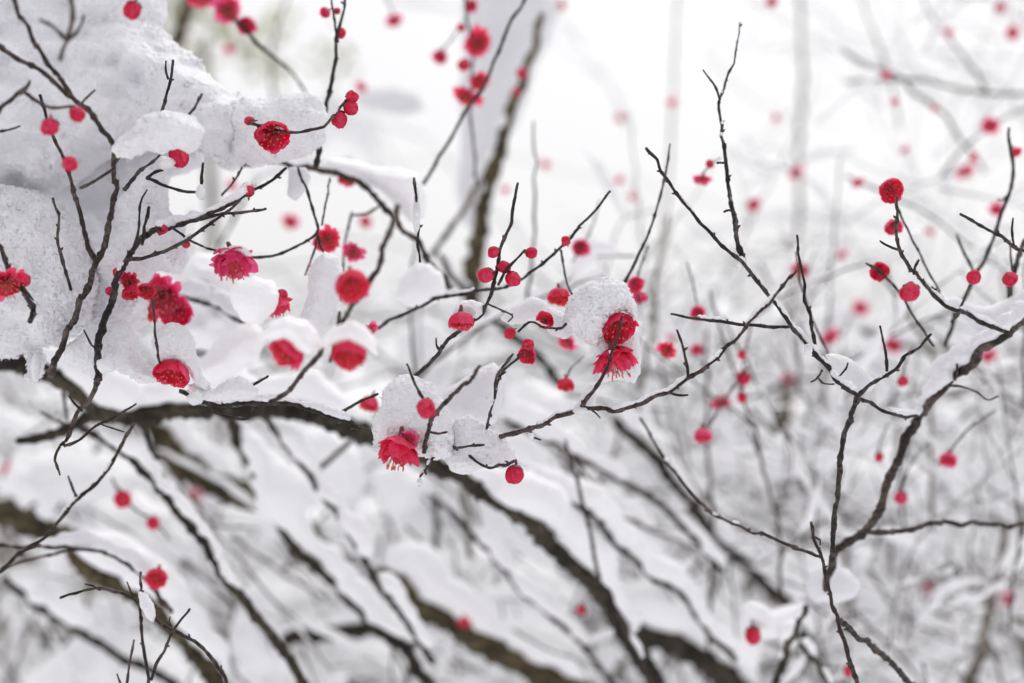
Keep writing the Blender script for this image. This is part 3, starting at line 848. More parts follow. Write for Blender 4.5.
# ---- thin stalks that carry the single buds and blossoms behind
for key, desc, d, r, pts in [
    ('st1', 'thin hanging stalk carrying the trio of red buds', 1.0, 1.1, '752,318 747,340 743,360 742,380 742,402'),
    ('st2', 'thin stalk under the bright pink red blossom', .97, 1.2, '700,442 710,425 722,404 736,384 748,366'),
    ('st3', 'slim stalk rising from the lower right blossom', .95, 1.2, '948,456 957,442 972,426 996,410'),
    ('st4', 'slim stalk above the narrow pink bud', 1.0, 1.0, '901,494 905,478 914,460 930,442'),
    ('st5', 'short stalk above the tiny bud under the fork', 1.0, 1.0, '879,453 881,440 888,424'),
    ('st6', 'short stalk above the bud by the right elbow', .94, 1.0, '903,378 905,364 913,346'),
    ('st7', 'thin stalk joining the two lower left buds', 1.05, 1.2, '112,478 120,494 136,510 153,520 170,540'),
    ('st8', 'short stalk above the bottom centre bud', 1.1, 1.0, '581,606 588,594 600,580'),
    ('st9', 'long faint twig behind the round upper right blossom', 1.3, 1.4, '846,176 860,182 890,196 930,216 960,240 1004,264'),
    ('st10', 'faint twig bending down from the far upper right blossom', 1.4, 1.4, '1036,104 1012,114 990,126 962,150 940,178'),
    ('st11', 'thin stalk of the red blossom low left of centre pair', .86, 1.0, '566,380 572,368 584,356'),
    ('st12', 'thin upright stalk above the horizontal twig blossom', .95, 1.0, '698,308 694,290 687,262'),
    ('st13', 'short stalk joining pink blossom and forked twig', .92, 1.0, '702,174 711,164 721,158'),
    ('st14', 'thin twig linking the blurred blossom to the drooping stem', 1.14, 1.0, '440,52 452,38 468,14'),
    ('st15', 'thin stalk dropping to the pale lone top blossom', 1.3, 1.0, '394,16 388,2 380,-14'),
    ('st16', 'soft twig behind the two round right blossoms', .82, 1.5, '866,263 880,272 895,287 908,306 920,326 934,346'),
    ('st17', 'soft thin twig behind the upper right blossom', .82, 1.3, '895,202 904,222 915,245 926,266 940,292'),
    ('st18', 'thin stalk rising through the pink bud above centre', 1.0, 1.0, '572,262 580,250 592,226 600,200'),
    ('st19', 'thin stalk behind the pink pair right of the cap', .89, 1.2, '640,304 637,288 640,268 648,246')]:
    limb(key, desc, d, d + .02, r, r * .9, pts, mat='twig', name='stalk', cat='stalk', group='thin stalks of single buds')

# ------------------------------------------------------------------ the far thicket: two masses nobody could count
def thicket():
    g = np.random.default_rng(21)
    TV, TF, SV, SF, DV, DF = [], [], [], [], [], []
    nt_, ns_, nd_ = 0, 0, 0
    for q in range(420):
        d = 1.7 + 6.5 * g.random() ** 1.5
        side = g.random()
        x0 = g.uniform(-0.52, 0.52) * d * 0.86
        top = (0.02 if d < 3 else 0.10) * d + g.normal(0, 0.05) * d
        z1 = CAM_Z + g.uniform(-0.26, 0.0) * d + (g.random() < .14) * g.uniform(0.0, 0.2) * d * (d > 2.6)
        z0 = max(0.0, z1 - g.uniform(0.25, 0.7) * d * 0.6)
        lean = g.normal(0, 0.22) * d
        if g.random() < .6:                       # arching, snow carrying
            pts = [np.array([x0 - lean, d, z0]), np.array([x0, d + g.normal(0, .1), (z0 + z1) / 2 + .05 * d]),
                   np.array([x0 + lean * .9, d + g.normal(0, .15), z1]), np.array([x0 + lean * 1.6, d + g.normal(0, .2), z1 - g.uniform(-.04, .08) * d])]
        else:                                     # upright stem
            pts = [np.array([x0, d, z0]), np.array([x0 + lean * .1, d, (z0 + z1) / 2]), np.array([x0 + lean * .2, d, z1])]
        c = catmull(pts, 0.05 * d ** .5)
        c = c + g.normal(0, 0.006, c.shape) * d ** .5
        r0 = g.uniform(.003, .008) * (.6 if z1 > CAM_Z + .02 * d else 1.0) * (1.5 if g.random() < .1 else 1)
        rad = np.linspace(r0, r0 * .4, len(c))
        v, f = tube_mesh(c, rad, 5, q, .08)
        TV.append(v); TF += [tuple(np.array(t_) + nt_) for t_ in f]; nt_ += len(v)
        zz = (c[:, 2].mean() - CAM_Z) / d
        if g.random() < (0.95 if zz < -0.02 else 0.35):
            env = np.clip(.5 + .75 * vnoise(np.stack([np.arange(len(c)) / 3.0 + q * 3.1, np.zeros(len(c)), np.zeros(len(c)) + q], 1)), .12, 2)
            T = np.gradient(c, axis=0); T /= np.linalg.norm(T, axis=1)[:, None]
            steep = np.clip(1.25 - np.abs(T[:, 2]), .2, 1)
            sr = (.010 + .022 * g.random()) * d ** .45 * env * steep
            cs = c + np.array([0, 0, 1]) * (rad * .4 + sr * .75)[:, None] + g.normal(0, .2, c.shape) * sr[:, None]
            v, f = tube_mesh(cs, sr, 9, q + 999, .10)
            SV.append(v); SF += [tuple(np.array(t_) + ns_) for t_ in f]; ns_ += len(v)
    for q in range(760):                          # finer brushwood nearer by
        d = 1.42 + 2.2 * g.random() ** 1.4
        px_, py_ = g.uniform(-60, 1084), g.uniform(330, 720) if g.random() < .72 else g.uniform(-20, 360)
        if px_ < 600: d += .25
        if py_ < 330:
            if px_ < 560 and g.random() < .8: continue
            if 540 < px_ < 780 and py_ < 200 and g.random() < .7: continue
            d += .9
        p0 = np.array(P(px_, py_, d))
        ang = g.normal(-.7, .65) if g.random() < .4 else g.uniform(0, 3.14)
        Lr = g.uniform(60, 240) * pxm(d)
        dr = np.array([math.cos(ang), g.normal(0, .25), math.sin(ang)])
        bend = g.normal(0, .16, 3) * Lr
        pts = [p0 - dr * Lr * .5, p0 + bend * .6, p0 + dr * Lr * .5 + bend * .2]
        c = catmull(pts, .012 * d)
        c = c + g.normal(0, .0016, c.shape)
        r0 = g.uniform(.0010, .0030) * (.6 if py_ < 330 else 1)
        v, f = tube_mesh(c, np.linspace(r0, r0 * .5, len(c)), 5, q, .1)
        DV.append(v); DF += [tuple(np.array(t_) + nd_) for t_ in f]; nd_ += len(v)
        if g.random() < (.75 if py_ > 360 else .2):
            env = np.clip(.3 + 1.1 * vnoise(np.stack([np.arange(len(c)) / 2.2 + q * 3.1, np.zeros(len(c)), np.zeros(len(c)) + q], 1)), .1, 2)
            sr = g.uniform(.004, .013) * env * (.4 + .6 * abs(math.cos(ang)))
            cs = c + np.array([0, 0, 1]) * (r0 * .4 + sr * .8)[:, None]
            v, f = tube_mesh(cs, sr, 8, q + 999, .12)
            SV.append(v); SF += [tuple(np.array(t_) + ns_) for t_ in f]; ns_ += len(v)
    for q in range(130):                          # sprays of fine twigs, nearer, mostly at right and below
        d = g.uniform(1.05, 1.75)
        px_, py_ = g.uniform(560, 1080), g.uniform(310, 720)
        if px_ < 720 and py_ > 440: d += .35
        ang = g.choice([-.7, .9, 1.5, 2.3, .2], p=[.3, .2, .2, .15, .15]) + g.normal(0, .3)
        Lr = g.uniform(90, 260) * pxm(d)
        def spray(p0, ang, Lr, r0, lvl):
            nonlocal nd_, ns_
            dr = np.array([math.cos(ang), g.normal(0, .2), math.sin(ang)])
            pts = [p0, p0 + dr * Lr * .5 + g.normal(0, .07, 3) * Lr, p0 + dr * Lr + g.normal(0, .1, 3) * Lr]
            c = catmull(pts, .008 * d)
            c[1:] = c[1:] + g.normal(0, .0008, c[1:].shape)
            v, f = tube_mesh(c, np.linspace(r0, r0 * .45, len(c)), 5, q, .1)
            DV.append(v); DF.extend([tuple(np.array(t_) + nd_) for t_ in f]); nd_ += len(v)
            if abs(math.cos(ang)) > .35 and g.random() < .75:
                env = np.clip(.35 + 1.2 * vnoise(np.stack([np.arange(len(c)) / 1.9 + q * 3.1, np.zeros(len(c)) + lvl, np.zeros(len(c)) + q], 1)), .12, 2)
                sr = g.uniform(.0018, .0048) * env
                v, f = tube_mesh(c + np.array([0, 0, 1]) * (r0 * .4 + sr * .8)[:, None], sr, 8, q + 999, .12)
                SV.append(v); SF.extend([tuple(np.array(t_) + ns_) for t_ in f]); ns_ += len(v)
            if lvl == 0:
                for w in range(int(g.integers(2, 5))):
                    i = int(len(c) * g.uniform(.2, .85))
                    spray(c[i], ang + g.choice([-1, 1]) * g.uniform(.4, .9), Lr * g.uniform(.25, .5), r0 * .6, 1)
        spray(np.array(P(px_, py_, d)), ang, Lr, g.uniform(.0007, .0015), 0)
    for q in range(22):                           # fine sprays against the sky at upper right
        d = g.uniform(1.35, 2.1)
        spray(np.array(P(g.uniform(800, 1080), g.uniform(20, 300), d)), g.choice([2.4, .6, 1.3, -.5, 3.6]) + g.normal(0, .3), g.uniform(90, 220) * pxm(d), g.uniform(.0005, .0010), 0)
    for q in range(46):                           # long slanting twigs through the lower half
        d = g.uniform(1.12, 1.6)
        ang = g.normal(-.85, .22) if q % 4 else g.normal(1.2, .5)
        spray(np.array(P(g.uniform(-40, 900), g.uniform(390, 640), d)), ang, g.uniform(150, 380) * pxm(d), g.uniform(.0011, .0024), 0)
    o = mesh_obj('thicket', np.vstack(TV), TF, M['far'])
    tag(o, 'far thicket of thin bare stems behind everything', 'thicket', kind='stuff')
    o = mesh_obj('brushwood', np.vstack(DV), DF, M['brush'])
    tag(o, 'tangle of thin blurred twigs behind the plum branches', 'brushwood', kind='stuff')
    o = mesh_obj('thicket_snow', np.vstack(SV), SF, M['snow_far'])
    tag(o, 'snow lying all over the far thicket', 'snow', kind='stuff')


thicket()


def far_shrub(label, x, y, w, h, d, col, seed, n=900):
    g = np.random.default_rng(seed)
    m = bark('leaf_' + str(seed), tuple(.6 * v for v in col), col, tuple(min(1, 1.5 * v) for v in col), .7, .1)
    k = pxm(d)
    base = P(x, y, d); foot = Vector((base.x, d, 0.0))
    e = bpy.data.objects.new('shrub', None); C.objects.link(e); e.location = foot
    tag(e, label, 'shrub', 'shrubs far behind')
    V, F = [], []
    cl = g.normal(0, .42, (14, 3)) * [w * k, .5 * w * k, h * k]
    for i in range(n):
        c = np.array(base) + cl[i % 14] + g.normal(0, .13, 3) * w * k
        a = g.normal(0, 1, 3); a /= np.linalg.norm(a); b_ = np.cross(a, g.normal(0, 1, 3)); b_ /= np.linalg.norm(b_)
        L = g.uniform(.03, .06)
        q = len(V)
        V += [c, c + a * L * .5 + b_ * L * .22, c + a * L, c + a * L * .5 - b_ * L * .22]
        F.append((q, q + 1, q + 2, q + 3))
    mesh_obj('crown', V, F, m, e, False, tuple(base))
    c = catmull([np.array(foot), np.array(foot) * .5 + np.array(base) * .5 + [.04, 0, 0], np.array(base)], .1)
    v, f = tube_mesh(c, np.linspace(.03, .012, len(c)), 7, seed)
    mesh_obj('trunk', v, f, M['far'], e, True, tuple(foot))


far_shrub('pale olive shrub blurred behind the top of the snow bank', 205, 45, 90, 80, 4.2, (.42, .42, .27), 3, 420)
far_shrub('beige shrub blurred behind the snow at lower left', 45, 590, 90, 60, 3.6, (.26, .23, .16), 4)
far_shrub('brownish shrub blurred behind the snow at lower right', 950, 590, 110, 50, 4.0, (.17, .14, .12), 5)
far_shrub('dull brown shrub blurred behind the bottom centre limbs', 330, 600, 70, 40, 3.8, (.16, .14, .11), 6)
far_shrub('grey brown shrub blurred behind the centre right branch', 760, 470, 90, 50, 4.4, (.20, .18, .15), 7)
# ------------------------------------------------------------------ masses of snow
def loaf(*a, **k): return snow_loaf(*a, **k)


SG = 'snow clumps in the branches'
loaf('huge snow bank filling the upper left corner', '-70,-60 136,-60 150,0 156,18 166,30 178,44 196,58 215,75 236,90 256,99 266,122 256,160 225,164 200,152 165,148 120,150 92,165 72,184 50,197 28,189 -70,184', .845, 150, h=1.6, amp=1.4, grain=1.5, rnd=60)
loaf('broad snow loaf on the limb right of the upper left bank', '228,104 250,98 268,101 285,94 305,95 320,100 329,116 326,140 312,156 285,163 258,166 236,160', .82, 74, h=1.4, rnd=37, grain=1.5)
loaf('deep snow bank along the left edge', '-70,188 10,187 30,193 55,203 76,226 92,246 100,280 92,320 70,335 55,346 40,350 38,372 34,381 29,378 27,354 0,360 -70,362', .80, 110, h=1.3, rnd=42, grain=2.0)
loaf('shaded snow filling the gap between the two left banks', '40,165 80,150 120,140 165,140 200,148 205,160 190,172 172,178 160,196 150,225 140,260 100,262 60,235 44,200', .885, 70, h=1.8, rnd=35, grain=1.2)
loaf('steep snow mass behind the dark left stem', '100,262 112,232 122,200 138,172 150,162 160,180 165,205 182,225 188,255 180,272 155,272 146,285 140,320 135,352 112,352 88,345 82,320 92,290', .815, 80, h=1.4, rnd=36, grain=1.7)
loaf('blurred snow knob on the front twig at upper left', '108,150 118,134 134,128 148,116 165,109 180,113 193,116 203,128 201,144 190,153 176,150 160,156 146,150 132,160 116,160', .70, 60, h=1.4, amp=1.3, grain=1.3)
loaf('rough snow below the dark left stem', '66,345 84,330 100,322 122,318 134,336 140,352 152,366 165,372 160,384 138,384 112,372 96,380 84,372 64,362', .775, 40, h=1.2, grain=1.8)
loaf('snow cap on the lower left crimson blossom', '152,356 150,340 157,328 170,322 184,328 194,342 200,358 205,374 214,384 208,393 196,388 188,376 176,366 162,364', .762, 36, h=1.3, grain=1.8)
loaf('snow pad covering the twig right of the lower left blossom', '186,384 200,382 214,386 226,378 240,374 252,382 262,390 255,400 236,403 212,402 192,398', .765, 30, h=1.3, grain=1.8)
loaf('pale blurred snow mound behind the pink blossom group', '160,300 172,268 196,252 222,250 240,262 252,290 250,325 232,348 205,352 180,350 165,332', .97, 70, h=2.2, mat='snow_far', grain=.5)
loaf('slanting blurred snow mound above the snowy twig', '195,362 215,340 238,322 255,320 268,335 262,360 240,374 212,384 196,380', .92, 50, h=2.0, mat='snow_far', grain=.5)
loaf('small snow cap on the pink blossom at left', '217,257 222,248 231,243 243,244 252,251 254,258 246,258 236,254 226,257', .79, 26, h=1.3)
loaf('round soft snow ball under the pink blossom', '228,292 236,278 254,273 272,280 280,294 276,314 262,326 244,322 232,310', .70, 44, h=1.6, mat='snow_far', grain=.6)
loaf('blurred snow cap over the leaning dark blossom', '252,352 258,334 270,320 288,314 306,320 318,334 324,348 312,358 296,350 284,340 268,342', .632, 44, h=1.8, mat='snow_far', grain=.6)
loaf('blurred snow cap over the wide dark blossom', '318,352 322,336 334,325 352,321 368,328 378,342 378,358 366,352 350,344 334,346', .625, 40, h=1.8, mat='snow_far', grain=.6)
loaf('snow hanging behind the two dark blurred blossoms', '312,262 324,252 338,256 344,280 338,310 322,332 306,338 296,326 304,300', .80, 44, h=1.7)
loaf('tall egg shaped snow lump at lower centre', '372,452 371,425 376,405 386,388 400,377 416,376 430,384 442,398 450,415 456,436 452,455 436,462 420,458 404,463 386,462', .765, 62, h=1.25, grain=1.6, rnd=31)
loaf('crumbly icy snow lump right of the egg shaped one', '440,458 446,436 456,418 470,414 482,424 494,432 506,438 516,452 518,464 504,470 488,466 470,474 452,474', .768, 40, h=1.25, grain=2.0)
loaf('sloping snow pad behind the ice coated twig', '430,402 452,384 474,370 494,360 506,374 502,400 496,424 480,430 460,424 442,420', .81, 36, h=1.4)
loaf('upright snow cap over the central crimson blossom', '560,330 563,312 568,298 578,287 590,280 606,277 620,279 632,288 639,302 640,318 632,322 622,312 608,318 602,332 598,346 586,342 574,336', .770, 46, h=1.1, grain=2.3, rnd=22)
loaf('side shelf of snow left of the central cap', '538,316 548,306 560,310 572,318 576,332 566,340 552,336 542,328', .785, 24, h=1.2, grain=1.9)
loaf('icy column joining the two central blossoms', '596,330 606,324 628,326 640,330 642,350 640,372 634,384 618,380 600,384 595,362', .783, 26, h=1.1, grain=2.0)
loaf('icy drip of snow left of the central thorn twig', '570,412 580,396 590,384 597,388 596,404 590,412 580,416', .762, 12, h=1.1, grain=1.8)
loaf('small snow cap on the bearded blossom near centre', '449,318 453,306 462,300 474,299 484,304 482,314 476,320 466,313 456,314', .762, 24, h=1.15, grain=1.8)
loaf('soft snow wedge behind the budding side twig', '500,318 512,306 530,296 545,300 552,314 544,324 528,322 512,326', .80, 26, h=1.4)
loaf('rounded blurred snow lump between the twigs at centre', '394,298 400,278 414,264 430,262 443,272 448,290 440,304 424,310 406,308', .90, 40, h=1.9, mat='snow_far', grain=.6)
loaf('long snow loaf on the grey limb left of centre', '318,168 330,158 352,160 374,166 400,166 418,174 426,194 424,216 412,222 396,206 380,192 356,182 334,176', .95, 50, h=2.0, mat='snow_far', grain=.5)
loaf('thin hanging snow flap beneath the snow loaf', '288,166 306,165 312,176 306,192 296,202 287,196', .84, 16, h=1.5)
loaf('pale snow patch blurred in the white sky at top', '352,96 372,88 398,86 418,94 424,108 404,114 380,110 360,106', 1.6, 40, h=2.2, mat='snow', grain=.4)
loaf('tall grey snow mass plastered on the leaning trunk', '462,-30 556,-30 560,10 550,40 536,70 524,100 512,130 498,158 486,190 474,230 462,226 458,180 460,120 462,50', 1.45, 60, h=2.6, mat='snow', rnd=28, grain=.4)
loaf('snow wedge in the fork of the right branches', '826,354 838,354 852,360 866,370 876,384 870,392 858,394 846,384 834,370', .775, 22, h=1.3, grain=1.0)
loaf('white wedge of snow in the angle at the right edge', '940,300 956,296 972,304 990,306 1006,298 1024,288 1050,290 1050,318 1024,318 1004,330 985,342 972,348 976,330 960,316', .845, 26, h=1.6, grain=.8)
loaf('curved snow strip in the elbow of the right branch', '884,404 900,408 914,410 926,394 942,374 956,362 962,366 946,386 930,404 918,418 900,418', .84, 18, h=1.5, grain=.8)
loaf('frosted snow lump on the curved twig near the bottom', '138,592 146,594 154,604 157,616 154,624 146,618 140,606', .727, 16, h=1.1, grain=1.8)
loaf('melting snow knob hanging near the red bud at bottom right', '742,606 752,600 766,604 775,614 776,626 766,632 754,628 746,620', .99, 28, h=1.7, mat='snow_far', grain=.6)
loaf('snow pile topping the bottom right twigs', '738,622 752,606 772,610 790,604 808,604 800,616 786,630 774,640 760,640', 1.05, 36, h=1.9, mat='snow_far', grain=.6)
loaf('small snow mound over the joint of the right branches', '806,570 820,562 838,562 852,570 862,584 856,598 836,604 814,602 804,588', .93, 36, h=1.6, grain=.9)
# ---- deep soft clumps behind
BIG = [('wide soft snow cushion behind the right branches', '830,470 850,456 880,452 915,460 930,480 920,505 890,512 850,510 832,496', 1.5, 60),
       ('wide bright snow cushion at the right edge', '945,440 985,432 1040,440 1040,500 990,512 950,500 938,470', 1.7, 70),
       ('rounded snow hump under the bare twig at bottom right', '860,590 890,578 920,592 932,620 915,650 880,655 858,630', 1.5, 60),
       ('snow hump behind the bare bottom right twig', '770,560 800,550 835,556 850,575 830,592 795,590 770,580', 1.35, 46),
       ('low snow cushion left of the bottom right twigs', '690,600 720,590 745,600 752,625 735,640 700,640 684,620', 1.45, 46),
       ('large smooth snow cushion at the bottom centre', '430,560 470,545 510,552 560,575 580,600 560,628 510,630 470,612 436,590', 1.5, 80),
       ('smooth snow cushion behind the brown upright stem', '395,520 420,508 450,512 470,530 460,560 425,570 400,552', 1.6, 60),
       ('long snow cushion along the bottom edge at left', '60,640 110,628 170,650 210,690 200,720 60,720 20,690', 1.4, 80),
       ('deep snow cushion along the bottom edge left of centre', '235,600 270,560 315,575 350,612 360,650 340,700 270,720 230,660', 1.5, 90),
       ('pillow of snow resting behind the left limb', '10,455 60,446 110,455 130,478 100,500 40,502 4,490', 1.3, 60),
       ('soft snow pillow under the left limb', '95,500 135,492 170,510 190,545 175,575 130,570 100,540', 1.45, 60),
       ('snow pillow caught between the slanting dark limbs', '285,430 330,424 360,450 365,500 345,520 310,500 288,465', 1.3, 60),
       ('snow pillow right of the slanting dark limbs', '372,470 400,462 425,478 420,510 395,520 374,500', 1.35, 50),
       ('thick snow drape on the big limb at lower centre', '470,452 505,460 545,490 580,520 596,560 585,575 560,552 525,520 490,494', 1.13, 60),
       ('snow pillow behind the central branch at right', '600,430 640,424 672,440 690,470 672,490 636,480 606,460', 1.5, 60),
       ('faint snow pillow behind the red buds at right', '700,400 740,392 770,410 776,440 750,460 715,450 698,428', 1.8, 60),
       ('faint snow pillow behind the bearded blossom', '395,330 430,318 455,335 452,365 420,375 396,358', 1.5, 50),
       ('faint snow pillow right of the central cap', '650,300 690,290 730,305 735,335 700,348 660,335', 1.9, 60),
       ('snow pillow under the bud cluster', '500,395 530,380 560,390 575,415 555,432 520,430 502,414', 1.3, 50)]
for lab, pts, d, th in BIG:
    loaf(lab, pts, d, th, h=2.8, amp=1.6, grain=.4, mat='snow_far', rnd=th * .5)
# ------------------------------------------------------------------ blossoms and buds
def petal_grid(base_phi, max_phi, rad, width, psi, lr, nu=9, nv=9, ruffle=0.05, zc=None, curl=0.0, notch=0.05):
    """one rounded petal lying on a bowl of radius rad round (0,0,zc); returns vertices and faces"""
    zc = rad if zc is None else zc
    V, F = [], []
    ph0 = lr.uniform(0, 6.28); ph1 = lr.uniform(0, 6.28)
    tilt = lr.uniform(-.12, .12)
    for i in range(nu):
        u = i / (nu - 1)
        w = width * (math.sin(min(1, u * 1.35) * math.pi / 2) ** 0.75) * (1 if u < .62 else max(0.0, 1 - ((u - .62) / .40) ** 2) ** .38)
        for j in range(nv):
            v = -1 + 2 * j / (nv - 1)
            phi = base_phi + (max_phi - base_phi) * (u - notch * (1 - abs(v)) ** 2 * (u ** 4))
            s = v * w
            rr = rad * (1 + ruffle * u * u * (math.sin(3.1 * v + ph0) + 0.6 * math.sin(7.3 * v + ph1 + 3 * u)) + curl * u ** 3 + 0.05 * v * v * u + tilt * v * u)
            d = Vector((math.sin(phi) * math.cos(psi), math.sin(phi) * math.sin(psi), -math.cos(phi)))
            e = Vector((-math.sin(psi), math.cos(psi), 0))
            V.append(Vector((0, 0, zc)) + rr * (math.cos(s) * d + math.sin(s) * e))
    for i in range(nu - 1):
        for j in range(nv - 1):
            F.append((i * nv + j, i * nv + j + 1, (i + 1) * nv + j + 1, (i + 1) * nv + j))
    return V, F


def proto_mesh(name, V, F, mat):
    me = bpy.data.meshes.new(name)
    me.from_pydata([tuple(v) for v in V], [], F)
    me.materials.append(M[mat])
    me.polygons.foreach_set('use_smooth', [True] * len(me.polygons))
    if name == 'petal':
        i = np.arange(len(V))
        u, v = (i // 9) / 8, np.abs((i % 9) / 4 - 1)
        e = np.clip(np.maximum(u, v * (u > .3)) * 1.0, 0, 1) ** 5 * np.where(u > .3, .34, 0)
        me.attributes.new('edge', 'FLOAT', 'POINT').data.foreach_set('value', e.astype(np.float32))
    return me


def tube_simple(pts, r0, r1, sides=5):
    c = np.array([tuple(p) for p in pts], float)
    return tube_mesh(c, np.linspace(r0, r1, len(c)), sides, 1, 0.02)


def calyx_mesh(lr, bud):
    V, F = [], []
    n0 = 0
    Rr = 0.30 if not bud else 0.545
    for k in range(5):
        v, f = petal_grid(0.02, 1.05 if bud else 1.3, Rr, 0.50 if bud else 0.62, k * 2 * math.pi / 5 + lr.uniform(-.1, .1), lr, 6, 5, 0.02, zc=Rr - 0.05)
        V += v; F += [tuple(i + n0 for i in q) for q in f]; n0 = len(V)
    v, f = tube_simple([(0.03, 0.02, -0.34), (0.02, 0, -0.2), (0, 0, -0.10), (0, 0, -0.02), (0, 0, 0.05)], 0.055, 0.13, 7)
    V += [Vector(p) for p in v]; F += [tuple(i + n0 for i in q) for q in f]
    return proto_mesh('calyx', V, F, 'calyx')


def stamen_mesh(lr, n, length, spread):
    V, F = [], []
    for k in range(n):
        a = k * 2.399 + lr.uniform(-.2, .2)
        th = spread * math.sqrt((k + .5) / n) * lr.uniform(.8, 1.15)
        L = length * lr.uniform(.8, 1.1)
        tip = Vector((math.sin(th) * math.cos(a), math.sin(th) * math.sin(a), math.cos(th))) * L
        mid = tip * .5 + Vector((0, 0, .05))
        b0 = Vector((math.cos(a) * .05, math.sin(a) * .05, .05))
        n0 = len(V)
        v, f = tube_simple([b0, b0 + mid * .6, b0 + mid, b0 + tip * .97, b0 + tip, b0 + tip * 1.05], .007, .007, 4)
        v = np.array(v)
        v[16:24] = v[16:24] + (v[16:24] - v[16:24].mean(0)) * 1.9      # anther
        V += [Vector(p) for p in v]; F += [tuple(i + n0 for i in q) for q in f]
    return proto_mesh('stamen_cluster', V, F, 'stamen')


PROTO = {}


def make_proto(kind, mat, var):
    """list of (part name, mesh) in a unit sized frame: +Z is the way the blossom faces"""
    lr = random.Random(hash((kind, var)) % 1000 if False else {'cup': 11, 'open': 31, 'bud': 51, 'frill': 91, 'ball': 71}[kind] + var)
    parts = []
    def pet(bp, mp, rad, w, psi, ruf, zc=None, curl=0.0):
        v, f = petal_grid(bp, mp, rad, w, psi, lr, ruffle=ruf, zc=zc, curl=curl)
        parts.append(('petal', proto_mesh('petal', v, f, mat)))
    if kind == 'cup':                 # half open double blossom, a deep bowl
        for lay, (n, rad, mp, w) in enumerate([(5, .50, 1.85, .72), (5, .46, 1.80, .66), (4, .40, 1.7, .62)]):
            for k in range(n):
                pet(.12, mp * lr.uniform(.90, 1.06), rad * lr.uniform(.97, 1.03), w, k * 2 * math.pi / n + lay * .63 + lr.uniform(-.15, .15), .05 + .02 * lay, zc=.50, curl=lr.uniform(-.12, .02))
        parts.append(('stamen_cluster', stamen_mesh(lr, 18, .60, .62)))
    elif kind == 'open':              # wide open double blossom with wavy petals
        for lay, (n, rad, mp, w) in enumerate([(5, .66, .98, .50), (5, .60, .92, .46), (4, .48, .86, .46)]):
            for k in range(n):
                pet(.10, mp * lr.uniform(.88, 1.10), rad * lr.uniform(.92, 1.08), w * lr.uniform(.9, 1.1), k * 2 * math.pi / n + lay * .63 + lr.uniform(-.2, .2), .13, zc=rad * .98 + lay * .03, curl=lr.uniform(-.1, .22))
        parts.append(('stamen_cluster', stamen_mesh(lr, 30, .52, .95)))
    elif kind == 'frill':             # hanging double blossom, rounded and ruffled
        for lay, (n, rad, mp, w, cu) in enumerate([(6, .52, 1.22, .72, .16), (6, .49, 1.60, .62, .05), (6, .44, 1.9, .56, -.08), (5, .36, 1.75, .5, .0)]):
            for k in range(n):
                pet(.10, mp * lr.uniform(.78, 1.10), rad * lr.uniform(.90, 1.10), w * lr.uniform(.85, 1.1), k * 2 * math.pi / n + lay * .55 + lr.uniform(-.3, .3), .11, zc=.42 + .02 * lay, curl=cu + lr.uniform(-.12, .12))
        parts.append(('stamen_cluster', stamen_mesh(lr, 14, .68, .42)))
    elif kind == 'bud':               # tight round bud, petals wrapped over each other
        for lay, (n, rad, mp, w) in enumerate([(4, .51, 2.65, .98), (3, .465, 3.35, 1.25)]):
            for k in range(n):
                pet(.10, mp * (lr.uniform(.80, 1.05) if lay == 0 else 1), rad * lr.uniform(.95, 1.06), w * lr.uniform(.85, 1.05), k * 2 * math.pi / n + lay * .7 + lr.uniform(-.15, .15), .02, zc=.47)
    parts.append(('calyx', calyx_mesh(lr, kind == 'bud')))
    return parts


def blossom(label, x, y, size, d, kind, face, mat='crimson', var=0, group=None, cat=None, roll=None):
    """face = (right, down, toward camera); size = widest diameter in pixels"""
    key = (kind, mat, var)
    if key not in PROTO: PROTO[key] = make_proto(*key)
    k = pxm(d)
    f = Vector((face[0], -face[2], -face[1])).normalized()
    sc = size * k * (1.0 if kind != 'open' else .92)
    e = bpy.data.objects.new('plum_bud' if kind == 'bud' else 'plum_blossom', None)
    C.objects.link(e)
    e.empty_display_size = .005
    e.location = P(x, y, d) - f * sc * (.48 if kind != 'open' else .25)
    e.rotation_mode = 'QUATERNION'
    q = f.to_track_quat('Z', 'Y')
    q = q @ Quaternion((0, 0, 1), rng.uniform(0, 6.28) if roll is None else roll)
    e.rotation_quaternion = q
    e.scale = (sc * rng.uniform(.9, 1.06), sc * rng.uniform(.9, 1.06), sc * (rng.uniform(1.0, 1.2) if kind == 'bud' else rng.uniform(.86, 1.02)))
    tag(e, label, cat or ('bud' if kind == 'bud' else 'blossom'), group or ('red plum buds' if kind == 'bud' else 'red plum blossoms'))
    for nm, me in PROTO[key]:
        o = bpy.data.objects.new(nm, me)
        C.objects.link(o)
        o.parent = e
    return e


DOWN, FRONT, DF = (0, 1, .15), (.0, .25, 1), (0, .9, .6)
# ---- sharp and nearly sharp ones
blossom('round crimson blossom behind the thorn twig, under the tall snow cap', 620, 331, 37, .767, 'cup', (.15, .75, .75), 'crimson', 0)
blossom('frilly crimson blossom, lower of the central pair, facing down', 617, 369, 39, .768, 'frill', (.25, 1, .12), 'crimson', 0)
blossom('round bearded crimson blossom under the small snow cap', 462, 325, 27, .752, 'cup', (.1, 1, .32), 'crimson', 1)
blossom('crimson blossom under the curved snow cap at lower left', 171, 377, 35, .755, 'cup', (-.05, .85, .62), 'crimson', 2)
blossom('torn edged crimson blossom on the knobbly twig at upper left', 273, 137, 32, .750, 'cup', (.1, .5, .9), 'crimson', 1)
blossom('small red bud tucked left of the torn edged blossom', 261, 135, 13, .752, 'bud', (-.6, .6, .3))
blossom('tiny red bud at the left tip of the knobbly twig', 250, 121, 9, .752, 'bud', (-1, .1, .3))
